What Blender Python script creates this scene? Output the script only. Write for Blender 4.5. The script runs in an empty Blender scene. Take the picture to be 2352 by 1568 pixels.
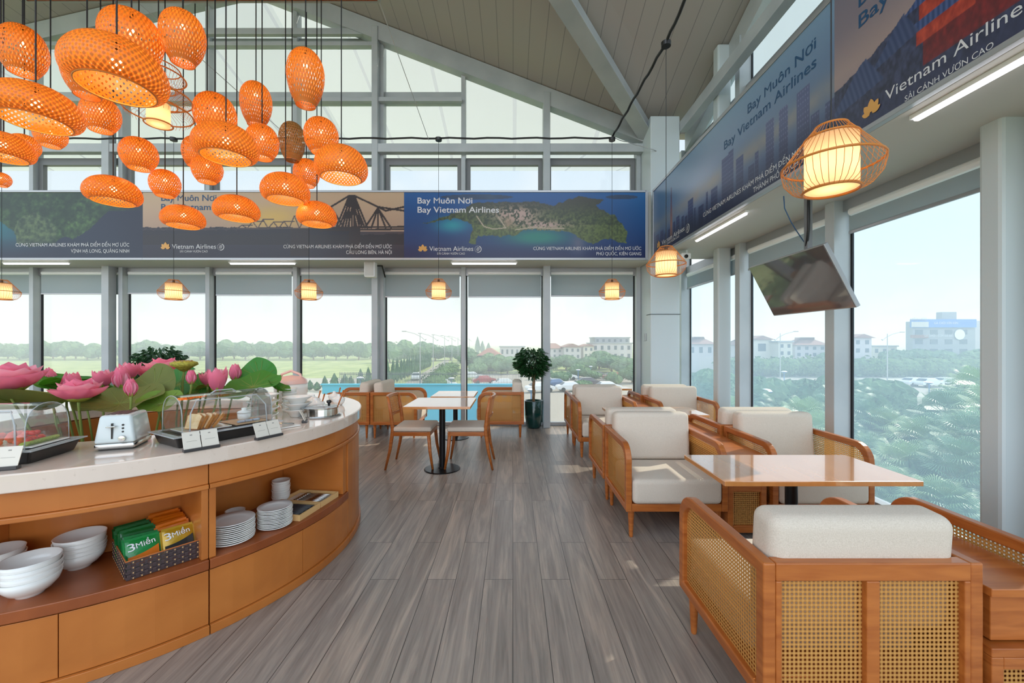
import bpy, math, random
import numpy as np
from mathutils import Vector, Matrix
R = random.Random(7)
PI = math.pi
SC = bpy.context.scene
COL = SC.collection
F, VX, VY, H = 940.0, 1178.0, 787.0, 1.41      # focal length in pixels, vanishing point, eye height

# ---------------------------------------------------------------- camera, sky, sun, exposure
cam = bpy.data.cameras.new('camera'); cam.sensor_width = 36; cam.lens = F / 2352 * 36
cam.shift_x = -(VX - 1176) / 2352; cam.shift_y = (VY - 784) / 2352; cam.clip_start = .05; cam.clip_end = 3000
co = bpy.data.objects.new('camera', cam); COL.objects.link(co)
co.location = (0, 0, H); co.rotation_euler = (PI / 2, 0, 0); SC.camera = co

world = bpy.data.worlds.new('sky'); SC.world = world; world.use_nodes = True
nt = world.node_tree; nt.nodes.clear()
wo = nt.nodes.new('ShaderNodeOutputWorld'); bg = nt.nodes.new('ShaderNodeBackground')
tc = nt.nodes.new('ShaderNodeTexCoord'); sx = nt.nodes.new('ShaderNodeSeparateXYZ'); rp = nt.nodes.new('ShaderNodeValToRGB')
nt.links.new(tc.outputs['Generated'], sx.inputs[0]); nt.links.new(sx.outputs['Z'], rp.inputs[0])
rp.color_ramp.elements[0].position = 0.0; rp.color_ramp.elements[0].color = (.90, .93, .95, 1)
rp.color_ramp.elements[1].position = .55; rp.color_ramp.elements[1].color = (.62, .78, .95, 1)
e = rp.color_ramp.elements.new(.18); e.color = (.80, .88, .95, 1)
ns = nt.nodes.new('ShaderNodeTexNoise'); ns.inputs['Scale'].default_value = 3.0; ns.inputs['Detail'].default_value = 5
cr = nt.nodes.new('ShaderNodeValToRGB'); cr.color_ramp.elements[0].position = .5; cr.color_ramp.elements[1].position = .72
mx = nt.nodes.new('ShaderNodeMix'); mx.data_type = 'RGBA'
nt.links.new(tc.outputs['Generated'], ns.inputs['Vector']); nt.links.new(ns.outputs['Fac'], cr.inputs[0])
nt.links.new(cr.outputs[0], mx.inputs['Factor']); nt.links.new(rp.outputs[0], mx.inputs[6]); mx.inputs[7].default_value = (.93, .95, .97, 1)
mr = nt.nodes.new('ShaderNodeMapRange'); mr.inputs['From Min'].default_value = -.25; mr.inputs['From Max'].default_value = -.75; mr.inputs['To Min'].default_value = 1.04; mr.inputs['To Max'].default_value = 2.5  # sky strength raised behind the camera, added as fill for the interior
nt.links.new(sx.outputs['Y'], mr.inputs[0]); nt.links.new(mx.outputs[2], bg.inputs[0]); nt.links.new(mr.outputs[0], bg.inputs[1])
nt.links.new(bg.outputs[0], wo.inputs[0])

sun = bpy.data.lights.new('sun', 'SUN'); sun.energy = 5.0; sun.angle = .012; sun.color = (1, .9, .74)
so = bpy.data.objects.new('sun', sun); COL.objects.link(so)
tosun = Vector((.80, .46, .745)).normalized()
so.rotation_euler = tosun.to_track_quat('Z', 'Y').to_euler(); so.location = (20, 12, 25)

SC.view_settings.view_transform = 'Standard'; SC.view_settings.look = 'None'
SC.view_settings.gamma = 1; SC.view_settings.use_curve_mapping = False; SC.view_settings.exposure = 0.0
SC.cycles.use_denoising = True; SC.cycles.max_bounces = 10; SC.cycles.diffuse_bounces = 5
SC.cycles.transparent_max_bounces = 40; SC.cycles.glossy_bounces = 4; SC.cycles.transmission_bounces = 6
SC.cycles.sample_clamp_indirect = 6; SC.cycles.caustics_reflective = False; SC.cycles.caustics_refractive = False

# ---------------------------------------------------------------- helpers
def P(x, y, Y): return Vector(((x - VX) * Y / F, Y, H - (y - VY) * Y / F))
def on(x, y, z=0.0):
    Y = (H - z) * F / (y - VY); return Vector(((x - VX) * Y / F, Y, z))
def lin(c):
    return tuple(((v / 255) / 12.92 if v / 255 <= .04045 else ((v / 255 + .055) / 1.055) ** 2.4) for v in c) + (1,)

class MB:
    def __init__(s): s.v = []; s.f = []; s.uv = {}; s.m = None
    def add(s, vs, fs):
        b = len(s.v)
        if s.m is not None: vs = [s.m @ Vector(v) for v in vs]
        s.v += [tuple(v) for v in vs]; s.f += [tuple(b + i for i in f) for f in fs]
    def box(s, x0, x1, y0, y1, z0, z1):
        s.add([(x0, y0, z0), (x1, y0, z0), (x1, y1, z0), (x0, y1, z0), (x0, y0, z1), (x1, y0, z1), (x1, y1, z1), (x0, y1, z1)],
              [(3, 2, 1, 0), (4, 5, 6, 7), (0, 1, 5, 4), (1, 2, 6, 5), (2, 3, 7, 6), (3, 0, 4, 7)]); return s
    def hexa(s, c8):   # 4 bottom points counterclockwise then 4 top points
        s.add(c8, [(3, 2, 1, 0), (4, 5, 6, 7), (0, 1, 5, 4), (1, 2, 6, 5), (2, 3, 7, 6), (3, 0, 4, 7)]); return s
    def quad(s, a, b, c, d): s.add([a, b, c, d], [(0, 1, 2, 3)]); return s
    def tube(s, pts, r, n=8, closed=False, cap=True):
        pts = [Vector(p) for p in pts]; k = len(pts); vs = []; fs = []
        rr = r if isinstance(r, (list, tuple)) else [r] * k
        ref = None
        for i, p in enumerate(pts):
            if closed: d = pts[(i + 1) % k] - pts[i - 1]
            else: d = pts[min(i + 1, k - 1)] - pts[max(i - 1, 0)]
            d.normalize()
            if ref is None: ref = Vector((0, 0, 1)) if abs(d.z) < .9 else Vector((1, 0, 0))
            a = d.cross(ref)
            if a.length < 1e-4: a = d.cross(Vector((0, 1, 0)))
            a.normalize(); b = a.cross(d).normalized(); ref = b
            for j in range(n):
                t = 2 * PI * j / n; vs.append(p + (a * math.cos(t) + b * math.sin(t)) * rr[i])
        for i in range(k if closed else k - 1):
            i2 = (i + 1) % k
            for j in range(n):
                j2 = (j + 1) % n; fs.append((i * n + j, i * n + j2, i2 * n + j2, i2 * n + j))
        if not closed and cap: fs += [tuple(range(n - 1, -1, -1)), tuple((k - 1) * n + j for j in range(n))]
        s.add(vs, fs); return s
    def lathe(s, prof, n=24, c=(0, 0, 0), a0=0, a1=2 * PI):
        full = abs(a1 - a0 - 2 * PI) < 1e-6; m = n if full else n + 1; vs = []; fs = []
        for r, z in prof:
            for j in range(m):
                t = a0 + (a1 - a0) * j / n; vs.append((c[0] + r * math.cos(t), c[1] + r * math.sin(t), c[2] + z))
        for i in range(len(prof) - 1):
            for j in range(n):
                j2 = (j + 1) % m; fs.append((i * m + j, i * m + j2, (i + 1) * m + j2, (i + 1) * m + j))
        s.add(vs, fs); return s
    def arc(s, c, r0, r1, z0, z1, a0, a1, n=None):     # ring sector with square section
        n = n or max(2, int(abs(a1 - a0) / .06)); vs = []; fs = []
        for j in range(n + 1):
            t = a0 + (a1 - a0) * j / n; ct, st = math.cos(t), math.sin(t)
            for r, z in ((r0, z0), (r1, z0), (r1, z1), (r0, z1)): vs.append((c[0] + r * ct, c[1] + r * st, z))
        for j in range(n):
            for q in range(4):
                q2 = (q + 1) % 4; fs.append((4 * j + q, 4 * j + q2, 4 * j + 4 + q2, 4 * j + 4 + q))
        if abs(a1 - a0) < 2 * PI - 1e-6: fs += [(3, 2, 1, 0), (4 * n, 4 * n + 1, 4 * n + 2, 4 * n + 3)]
        s.add(vs, fs); return s
    def prism(s, poly, fn):          # poly: 2D points; fn(p, k) -> 3D point for side k = 0, 1
        n = len(poly); vs = [fn(p, 0) for p in poly] + [fn(p, 1) for p in poly]
        fs = [tuple(range(n - 1, -1, -1)), tuple(range(n, 2 * n))] + [(i, (i + 1) % n, n + (i + 1) % n, n + i) for i in range(n)]
        s.add(vs, fs); return s
    def ring(s, outer, inner, fn):   # frame between two outlines of equal count
        n = len(outer); vs = [fn(p, 0) for p in outer] + [fn(p, 0) for p in inner] + [fn(p, 1) for p in outer] + [fn(p, 1) for p in inner]; fs = []
        for i in range(n):
            j = (i + 1) % n
            fs += [(i, j, n + j, n + i), (2 * n + j, 2 * n + i, 3 * n + i, 3 * n + j), (j, i, 2 * n + i, 2 * n + j), (n + i, n + j, 3 * n + j, 3 * n + i)]
        s.add(vs, fs); return s
    def ball(s, c, r, n=10, sz=1.0):
        prof = [(max(1e-4, r * math.sin(PI * i / n)), -r * sz * math.cos(PI * i / n)) for i in range(n + 1)]
        s.lathe(prof, max(8, n + 4), c); return s
    def build(s, name, mat, parent=None, smooth=False, bevel=0, seg=2, local=False, uv=None, origin=None, sub=0, weld=False):
        v = np.array(s.v, dtype=float)
        o0 = Vector((0, 0, 0))
        if parent is not None and not local:
            q = parent
            while q is not None: o0 += q.location; q = q.parent
        elif parent is None and not local:
            mn, mxx = v.min(0), v.max(0); o0 = Vector(((mn[0] + mxx[0]) / 2, (mn[1] + mxx[1]) / 2, mn[2])) if origin is None else Vector(origin)
        v = v - np.array(o0)
        me = bpy.data.meshes.new(name); me.from_pydata(v.tolist(), [], s.f)
        if uv is not None:
            l = me.uv_layers.new(name='UVMap'); dat = np.empty(len(me.loops) * 2)
            vi = np.empty(len(me.loops), dtype=int); me.loops.foreach_get('vertex_index', vi)
            uvs = np.array([uv(Vector(p)) for p in s.v]); dat = uvs[vi].ravel(); l.data.foreach_set('uv', dat)
        me.update()
        if smooth: me.shade_smooth() if hasattr(me, 'shade_smooth') else None
        for m_ in (mat if isinstance(mat, (list, tuple)) else [mat]): me.materials.append(m_)
        o = bpy.data.objects.new(name, me); COL.objects.link(o)
        if parent is not None: o.parent = parent
        elif not local: o.location = o0
        if bevel:
            b = o.modifiers.new('bevel', 'BEVEL'); b.width = bevel; b.segments = seg; b.limit_method = 'ANGLE'; b.angle_limit = .6
        if sub:
            q = o.modifiers.new('sub', 'SUBSURF'); q.levels = q.render_levels = sub
        return o

def tag(o, label, cat, group=None, kind=None):
    if label: o['label'] = label
    if cat: o['category'] = cat
    if group: o['group'] = group
    if kind: o['kind'] = kind
    return o
def thing(name, label, cat, loc=(0, 0, 0), rz=0, group=None, kind=None):
    o = bpy.data.objects.new(name, None); COL.objects.link(o); o.empty_display_size = .1
    o.location = loc; o.rotation_euler = (0, 0, rz); return tag(o, label, cat, group, kind)
def copy_tree(o, parent=None):
    c = o.copy(); COL.objects.link(c); c.parent = parent
    for ch in list(o.children): copy_tree(ch, c)
    return c
def place(o, loc, rz=0, scale=None, label=None, group=None):
    o.location = loc; o.rotation_euler = (0, 0, rz)
    if scale is not None: o.scale = scale if isinstance(scale, (tuple, list)) else (scale,) * 3
    if label: o['label'] = label
    if group: o['group'] = group
    return o
def st(o, kind='structure'): o['kind'] = kind; return o
def xf(loc, rz=0, e=None):
    m = Matrix.Translation(loc) @ Matrix.Rotation(rz, 4, 'Z'); return m @ e if e is not None else m

# ---------------------------------------------------------------- materials
def mat(name, c, rough=.5, metal=0, spec=.5, **k):
    m = bpy.data.materials.new(name); m.use_nodes = True; b = m.node_tree.nodes['Principled BSDF']
    b.inputs['Base Color'].default_value = lin(c) if len(c) == 3 else c
    b.inputs['Roughness'].default_value = rough; b.inputs['Metallic'].default_value = metal
    b.inputs['Specular IOR Level'].default_value = spec
    for kk, vv in k.items(): b.inputs[kk.replace('_', ' ')].default_value = vv
    return m
def noisy(m, c1, c2, scale=(1, 1, 1), nscale=5, detail=4, lo=.35, hi=.65, bump=0, coord='Object', dist=0):
    t = m.node_tree; N = t.nodes; L = t.links; b = N['Principled BSDF']
    tc = N.new('ShaderNodeTexCoord'); mp = N.new('ShaderNodeMapping'); mp.inputs['Scale'].default_value = scale
    n = N.new('ShaderNodeTexNoise'); n.inputs['Scale'].default_value = nscale; n.inputs['Detail'].default_value = detail; n.inputs['Distortion'].default_value = dist
    r = N.new('ShaderNodeValToRGB'); r.color_ramp.elements[0].position = lo; r.color_ramp.elements[1].position = hi
    r.color_ramp.elements[0].color = lin(c1); r.color_ramp.elements[1].color = lin(c2)
    L.new(tc.outputs[coord], mp.inputs[0]); L.new(mp.outputs[0], n.inputs['Vector']); L.new(n.outputs['Fac'], r.inputs[0]); L.new(r.outputs[0], b.inputs['Base Color'])
    if bump:
        bu = N.new('ShaderNodeBump'); bu.inputs['Strength'].default_value = bump; bu.inputs['Distance'].default_value = .01
        L.new(n.outputs['Fac'], bu.inputs['Height']); L.new(bu.outputs[0], b.inputs['Normal'])
    return m
def emis(name, c, s):
    m = bpy.data.materials.new(name); m.use_nodes = True; N = m.node_tree.nodes; N.clear()
    e = N.new('ShaderNodeEmission'); o = N.new('ShaderNodeOutputMaterial'); e.inputs[0].default_value = lin(c); e.inputs[1].default_value = s
    m.node_tree.links.new(e.outputs[0], o.inputs[0]); return m
def translucent(name, c, c2=None, k=.5, rough=.6):
    m = bpy.data.materials.new(name); m.use_nodes = True; t = m.node_tree; N = t.nodes; b = N['Principled BSDF']
    b.inputs['Base Color'].default_value = lin(c); b.inputs['Roughness'].default_value = rough
    tr = N.new('ShaderNodeBsdfTranslucent'); tr.inputs[0].default_value = lin(c2 or c); mx = N.new('ShaderNodeMixShader'); mx.inputs[0].default_value = k
    o = N['Material Output']; t.links.new(b.outputs[0], mx.inputs[1]); t.links.new(tr.outputs[0], mx.inputs[2]); t.links.new(mx.outputs[0], o.inputs[0]); return m
def glassy(name, tint, refl=.08, haze=0, hazec=(1, 1, 1, 1), rough=.02):
    m = bpy.data.materials.new(name); m.use_nodes = True; t = m.node_tree; N = t.nodes; N.clear(); L = t.links
    o = N.new('ShaderNodeOutputMaterial'); tr = N.new('ShaderNodeBsdfTransparent'); tr.inputs[0].default_value = tint
    g = N.new('ShaderNodeBsdfGlossy'); g.inputs['Roughness'].default_value = rough
    fr = N.new('ShaderNodeLayerWeight'); fr.inputs[0].default_value = .25; mu = N.new('ShaderNodeMath'); mu.operation = 'MULTIPLY_ADD'
    L.new(fr.outputs['Fresnel'], mu.inputs[0]); mu.inputs[1].default_value = .55; mu.inputs[2].default_value = refl * .3
    mx = N.new('ShaderNodeMixShader'); L.new(mu.outputs[0], mx.inputs[0]); L.new(tr.outputs[0], mx.inputs[1]); L.new(g.outputs[0], mx.inputs[2])
    last = mx
    if haze:     # dust film on the pane; its pale colour also stands in for outdoor haze
        tl = N.new('ShaderNodeBsdfTranslucent'); tl.inputs[0].default_value = hazec
        nz = N.new('ShaderNodeTexNoise'); nz.inputs['Scale'].default_value = 1.3; nz.inputs['Detail'].default_value = 8
        tc = N.new('ShaderNodeTexCoord'); mp = N.new('ShaderNodeMapping'); mp.inputs['Scale'].default_value = (1.2, 1.2, .7)
        L.new(tc.outputs['Object'], mp.inputs[0]); L.new(mp.outputs[0], nz.inputs['Vector'])
        ma = N.new('ShaderNodeMath'); ma.operation = 'MULTIPLY'; L.new(nz.outputs['Fac'], ma.inputs[0]); ma.inputs[1].default_value = haze * 2; m3 = N.new('ShaderNodeMapRange'); L.new(nz.outputs['Fac'], m3.inputs[0]); m3.inputs['To Min'].default_value = .34; m3.inputs['To Max'].default_value = .66; L.new(m3.outputs[0], ma.inputs[0])
        m2 = N.new('ShaderNodeMixShader'); L.new(ma.outputs[0], m2.inputs[0]); L.new(mx.outputs[0], m2.inputs[1]); L.new(tl.outputs[0], m2.inputs[2]); last = m2
    L.new(last.outputs[0], o.inputs[0]); return m

M = {}
M['steel'] = noisy(mat('painted_steel', (176, 182, 186), .38), (168, 175, 180), (182, 188, 192), nscale=2)
M['steel_dark'] = mat('grey_frame', (120, 122, 125), .4)
M['gasket'] = mat('black_gasket', (22, 24, 28), .6)
M['clad'] = mat('column_cladding', (196, 206, 210), .35)
M['soffit'] = mat('soffit', (188, 188, 184), .6)
M['alu'] = mat('aluminium', (170, 172, 176), .35, metal=.6)
M['wood'] = noisy(mat('orange_wood', (200, 130, 70), .34), (158, 84, 32), (188, 110, 50), (1.5, 1.5, 14), 3, 5, .3, .7, dist=.6)
M['woodx'] = noisy(mat('orange_wood_flat', (200, 130, 70), .28), (162, 86, 34), (192, 114, 52), (1.2, 9, 9), 3, 5, .3, .7, dist=.6)
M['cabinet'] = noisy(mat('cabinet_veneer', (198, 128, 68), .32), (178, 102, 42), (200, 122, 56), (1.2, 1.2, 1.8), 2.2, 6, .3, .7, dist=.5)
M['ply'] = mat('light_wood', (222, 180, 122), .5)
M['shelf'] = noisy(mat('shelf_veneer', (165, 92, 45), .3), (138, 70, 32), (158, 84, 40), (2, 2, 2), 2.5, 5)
M['linen'] = noisy(mat('linen', (205, 196, 186), .95, spec=.1), (206, 193, 178), (222, 210, 196), (1, 1, 1), 260, 3, .3, .7, bump=.15)
M['white'] = mat('white_porcelain', (236, 234, 230), .12, Coat_Weight=.4)
M['black'] = mat('black_plastic', (28, 26, 26), .35)
M['blackm'] = mat('black_metal', (30, 31, 34), .3, metal=.5)
M['chrome'] = mat('stainless', (200, 198, 195), .15, metal=1)
M['cord'] = mat('cord', (25, 25, 27), .5)
M['wire'] = mat('steel_wire', (190, 190, 190), .4, metal=.5)
M['stone'] = noisy(mat('quartz_top', (222, 212, 202), .12, Coat_Weight=.5), (206, 186, 170), (230, 212, 198), nscale=60, detail=3, lo=.2, hi=.36)
M['rattan'] = translucent('woven_bamboo', (206, 124, 42), (240, 146, 42), .23, .45)
M['rattan_dull'] = translucent('unlit_bamboo', (190, 142, 78), (190, 142, 78), .3, .5)
M['bamboo'] = mat('bamboo_ring', (206, 128, 52), .45)
M['paper'] = translucent('lamp_paper', (250, 226, 190), (255, 222, 178), .75, .8)
M['bulb'] = emis('bulb', (255, 222, 160), 6)
M['tube'] = emis('tube_light', (255, 248, 252), 6)
M['blind'] = translucent('blind_fabric', (180, 192, 196), (172, 188, 194), .32, .9)
M['screen'] = mat('tv_screen', (92, 92, 96), .06, Coat_Weight=1.0, spec=1.0)
M['bright'] = mat('cove_white', (240, 243, 246), .5)
M['glass_b'] = glassy('window_glass', (.93, .96, .97, 1), .06, .06, (.9, .95, 1, 1))
M['glass_r'] = glassy('tinted_window_glass', (.86, .94, .98, 1), .08, .23, (.48, .73, 1, 1))
M['acryl'] = glassy('clear_acrylic', (.93, .95, .95, 1), .35, .015)
M['petal'] = translucent('lotus_petal', (240, 132, 164), (246, 150, 176), .4, .6)
M['petal_in'] = translucent('lotus_petal_pale', (246, 170, 190), (250, 184, 200), .4, .6)
M['calyx'] = mat('calyx_green', (150, 160, 62), .6)
M['leaf'] = translucent('lotus_leaf', (44, 128, 44), (90, 160, 40), .3, .5)
M['leaf_olive'] = translucent('lotus_leaf_underside', (112, 122, 62), (120, 140, 60), .25, .7)
M['pod'] = noisy(mat('seed_pod', (150, 150, 50), .7), (120, 118, 36), (176, 170, 66), nscale=60)
M['leaf_light'] = translucent('light_lotus_leaf', (120, 158, 60), (150, 180, 60), .35, .6)
M['stem'] = mat('lotus_stem', (122, 138, 62), .6)
M['soil'] = noisy(mat('soil', (40, 32, 26), .9), (24, 20, 18), (60, 46, 36), nscale=30)
M['ficus'] = mat('ficus_leaf', (34, 74, 38), .35)
M['bark'] = noisy(mat('bark', (150, 116, 84), .8), (120, 92, 66), (170, 136, 104), nscale=20)
M['pot'] = mat('green_pot', (10, 62, 58), .12, Coat_Weight=.6)
M['card'] = mat('card', (226, 218, 206), .6)
M['ink'] = mat('grey_print', (150, 144, 138), .6)
M['tomato'] = mat('tomato', (214, 48, 24), .15)
M['bread'] = noisy(mat('bread', (236, 206, 160), .9), (226, 190, 140), (244, 218, 176), nscale=40)
M['crust'] = mat('crust', (196, 128, 62), .8)
M['slate'] = mat('dark_rod', (60, 58, 60), .3)

def cane_material():
    m = bpy.data.materials.new('woven_cane'); m.use_nodes = True; t = m.node_tree; N = t.nodes; L = t.links; b = N['Principled BSDF']
    b.inputs['Roughness'].default_value = .6
    uv = N.new('ShaderNodeUVMap'); uv.uv_map = 'UVMap'
    def vm(op, a, b_=None):
        n = N.new('ShaderNodeVectorMath'); n.operation = op; L.new(a, n.inputs[0])
        if b_ is not None: n.inputs[1].default_value = b_
        return n
    sc = vm('MULTIPLY', uv.outputs[0], (68, 68, 0)); fr = vm('FRACTION', sc.outputs[0]); sb = vm('SUBTRACT', fr.outputs[0], (.5, .5, 0)); ln = vm('LENGTH', sb.outputs[0])
    lt = N.new('ShaderNodeMath'); lt.operation = 'LESS_THAN'; L.new(ln.outputs['Value'], lt.inputs[0]); lt.inputs[1].default_value = .245
    rp = N.new('ShaderNodeValToRGB'); rp.color_ramp.elements[0].position = .3; rp.color_ramp.elements[0].color = lin((178, 118, 52))
    rp.color_ramp.elements[1].position = .6; rp.color_ramp.elements[1].color = lin((222, 168, 92)); L.new(ln.outputs['Value'], rp.inputs[0]); L.new(rp.outputs[0], b.inputs['Base Color'])
    tl = N.new('ShaderNodeBsdfTranslucent'); tl.inputs[0].default_value = lin((226, 160, 84)); m0 = N.new('ShaderNodeMixShader'); m0.inputs[0].default_value = .2
    tr = N.new('ShaderNodeBsdfTransparent'); mx = N.new('ShaderNodeMixShader')
    L.new(b.outputs[0], m0.inputs[1]); L.new(tl.outputs[0], m0.inputs[2])
    L.new(lt.outputs[0], mx.inputs[0]); L.new(m0.outputs[0], mx.inputs[1]); L.new(tr.outputs[0], mx.inputs[2]); L.new(mx.outputs[0], N['Material Output'].inputs[0]); return m
M['cane'] = cane_material()

def floor_material():
    m = bpy.data.materials.new('grey_vinyl_planks'); m.use_nodes = True; t = m.node_tree; N = t.nodes; L = t.links; b = N['Principled BSDF']
    tc = N.new('ShaderNodeTexCoord'); mp = N.new('ShaderNodeMapping'); mp.inputs['Rotation'].default_value = (0, 0, PI / 2)
    L.new(tc.outputs['Object'], mp.inputs[0])
    br = N.new('ShaderNodeTexBrick'); br.offset = .37; br.offset_frequency = 2; br.inputs['Scale'].default_value = 1
    br.inputs['Brick Width'].default_value = 1.22; br.inputs['Row Height'].default_value = .17; br.inputs['Mortar Size'].default_value = .0017
    br.inputs['Mortar Smooth'].default_value = .1; br.inputs['Bias'].default_value = 0
    br.inputs['Color1'].default_value = (0, 0, 0, 1); br.inputs['Color2'].default_value = (1, 1, 1, 1); br.inputs['Mortar'].default_value = (.5, .5, .5, 1)
    L.new(mp.outputs[0], br.inputs['Vector'])
    # grain
    mg = N.new('ShaderNodeMapping'); mg.inputs['Scale'].default_value = (11, .9, 1); L.new(tc.outputs['Object'], mg.inputs[0])
    ad = N.new('ShaderNodeVectorMath'); ad.operation = 'ADD'; sc = N.new('ShaderNodeVectorMath'); sc.operation = 'SCALE'; sc.inputs['Scale'].default_value = 17
    L.new(br.outputs['Color'], sc.inputs[0]); L.new(mg.outputs[0], ad.inputs[0]); L.new(sc.outputs[0], ad.inputs[1])
    n1 = N.new('ShaderNodeTexNoise'); n1.inputs['Scale'].default_value = 1.1; n1.inputs['Detail'].default_value = 6; n1.inputs['Distortion'].default_value = 1.2; n1.inputs['Roughness'].default_value = .6
    L.new(ad.outputs[0], n1.inputs['Vector'])
    mg2 = N.new('ShaderNodeMapping'); mg2.inputs['Scale'].default_value = (90, 3, 1); L.new(tc.outputs['Object'], mg2.inputs[0])
    n2 = N.new('ShaderNodeTexNoise'); n2.inputs['Scale'].default_value = 1.0; n2.inputs['Detail'].default_value = 5; L.new(mg2.outputs[0], n2.inputs['Vector'])
    r = N.new('ShaderNodeValToRGB'); cr = r.color_ramp; cr.elements[0].position = .3; cr.elements[0].color = lin((132, 121, 113)); cr.elements[1].position = .7; cr.elements[1].color = lin((182, 166, 152))
    e = cr.elements.new(.5); e.color = lin((152, 141, 132)); L.new(n1.outputs['Fac'], r.inputs[0])
    m1 = N.new('ShaderNodeMix'); m1.data_type = 'RGBA'; m1.blend_type = 'MULTIPLY'; m1.inputs['Factor'].default_value = .3
    r2 = N.new('ShaderNodeValToRGB'); r2.color_ramp.elements[0].position = .38; r2.color_ramp.elements[0].color = (.45, .45, .45, 1); r2.color_ramp.elements[1].position = .55; r2.color_ramp.elements[1].color = (1, 1, 1, 1)
    L.new(n2.outputs['Fac'], r2.inputs[0]); L.new(r.outputs[0], m1.inputs[6]); L.new(r2.outputs[0], m1.inputs[7])
    m2 = N.new('ShaderNodeMix'); m2.data_type = 'RGBA'; L.new(br.outputs['Fac'], m2.inputs['Factor']); L.new(m1.outputs[2], m2.inputs[6]); m2.inputs[7].default_value = lin((58, 54, 52))
    hs = N.new('ShaderNodeHueSaturation'); mr = N.new('ShaderNodeMapRange'); mr.inputs['To Min'].default_value = .93; mr.inputs['To Max'].default_value = 1.07
    L.new(br.outputs['Color'], mr.inputs[0]); L.new(mr.outputs[0], hs.inputs['Value']); L.new(m2.outputs[2], hs.inputs['Color']); L.new(hs.outputs[0], b.inputs['Base Color'])
    b.inputs['Roughness'].default_value = .33; b.inputs['Specular IOR Level'].default_value = .8
    bu = N.new('ShaderNodeBump'); bu.inputs['Strength'].default_value = .25; bu.inputs['Distance'].default_value = .002; L.new(n2.outputs['Fac'], bu.inputs['Height']); L.new(bu.outputs[0], b.inputs['Normal'])
    return m
def seam_material(name, c, period, seam, axis=0, w=.012):
    m = mat(name, c, .55); t = m.node_tree; N = t.nodes; L = t.links; b = N['Principled BSDF']
    tc = N.new('ShaderNodeTexCoord'); sp = N.new('ShaderNodeSeparateXYZ'); L.new(tc.outputs['Object'], sp.inputs[0])
    a = N.new('ShaderNodeMath'); a.operation = 'MULTIPLY'; L.new(sp.outputs[axis], a.inputs[0]); a.inputs[1].default_value = 1 / period
    f = N.new('ShaderNodeMath'); f.operation = 'FRACT'; L.new(a.outputs[0], f.inputs[0]); l = N.new('ShaderNodeMath'); l.operation = 'LESS_THAN'; L.new(f.outputs[0], l.inputs[0]); l.inputs[1].default_value = w / period
    mx = N.new('ShaderNodeMix'); mx.data_type = 'RGBA'; L.new(l.outputs[0], mx.inputs['Factor']); mx.inputs[6].default_value = lin(c); mx.inputs[7].default_value = lin(seam); L.new(mx.outputs[2], b.inputs['Base Color'])
    return m

# ---------------------------------------------------------------- room shell
YB, YM, YC = 7.02, 6.88, 6.76       # back wall: glass, mullion face, column face
XG, XM, XC = 3.04, 2.88, 2.75       # right wall
M['floor'] = floor_material()
st(MB().box(-9.5, 3.2, -2.5, 7.1, -.12, 0).build('floor', M['floor'], origin=(0, 0, 0)))
st(MB().box(-9.5, XG + .12, YB - .06, YB + .1, 0, .02).box(XG - .1, XG + .1, -2.5, YB, 0, .08).build('trim_1', M['alu'], bevel=.004))
st(MB().box(-9.5, 3.3, -2.5, 7.2, -.7, -.13).build('trim_2', M['steel']))

M['ceil'] = seam_material('ceiling_panels', (174, 167, 162), .235, (134, 130, 128), 0, .009)
M['canopy'] = seam_material('canopy_panels', (226, 228, 231), 1.5, (150, 154, 158), 0, .07)
ct_ = M['canopy'].node_tree; ctr = ct_.nodes.new('ShaderNodeBsdfTranslucent'); ctr.inputs[0].default_value = (.8, .82, .84, 1); cmx = ct_.nodes.new('ShaderNodeMixShader'); cmx.inputs[0].default_value = .36
ct_.links.new(ct_.nodes['Principled BSDF'].outputs[0], cmx.inputs[1]); ct_.links.new(ctr.outputs[0], cmx.inputs[2]); ct_.links.new(cmx.outputs[0], ct_.nodes['Material Output'].inputs[0])
def zL(X, Y): return 4.97 + .385 * (2.35 - X) + .05 * (6.9 - Y)
def zR(X, Y): return 4.97 + .348 * (6.9 - Y) + .05 * (2.35 - X)
XP = -4.35
def zP(Y): return zL(XP, Y)
cm = MB(); T = .12
def slab(pts):
    n = len(pts); cm.add(list(pts) + [(p[0], p[1], p[2] + T) for p in pts], [tuple(range(n - 1, -1, -1)), tuple(range(n, 2 * n))] + [(i, (i + 1) % n, n + (i + 1) % n, n + i) for i in range(n)])
# main plane: from the back wall toward the camera, bounded by the diagonal fold on the right
YN = -1.0
def f_(X, Y): return (X, Y, zL(X, Y))
xe = 2.35 - (6.9 - 1.2)
slab([f_(XP, 7.0), f_(2.35, 7.0), f_(2.35, 6.9), f_(-2.694, 1.2), f_(XP, 1.2)])
slab([(2.35, 6.9, 4.97), (3.1, 7.0, 4.93), (3.1, 1.2, zR(3.1, 1.2)), (-2.694, 1.2, zR(-2.694, 1.2))])
slab([(-9.5, 7.0, zP(7) - .23 * (XP + 9.5) * 1), (XP, 7.0, zP(7)), (XP, 1.2, zP(1.2)), (-9.5, 1.2, zP(1.2) - .23 * (XP + 9.5))])
cm.box(2.35, 3.2, 6.9, 7.1, 4.93, 5.05)
st(cm.build('ceiling', M['ceil'], origin=(0, 0, 0)))

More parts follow.
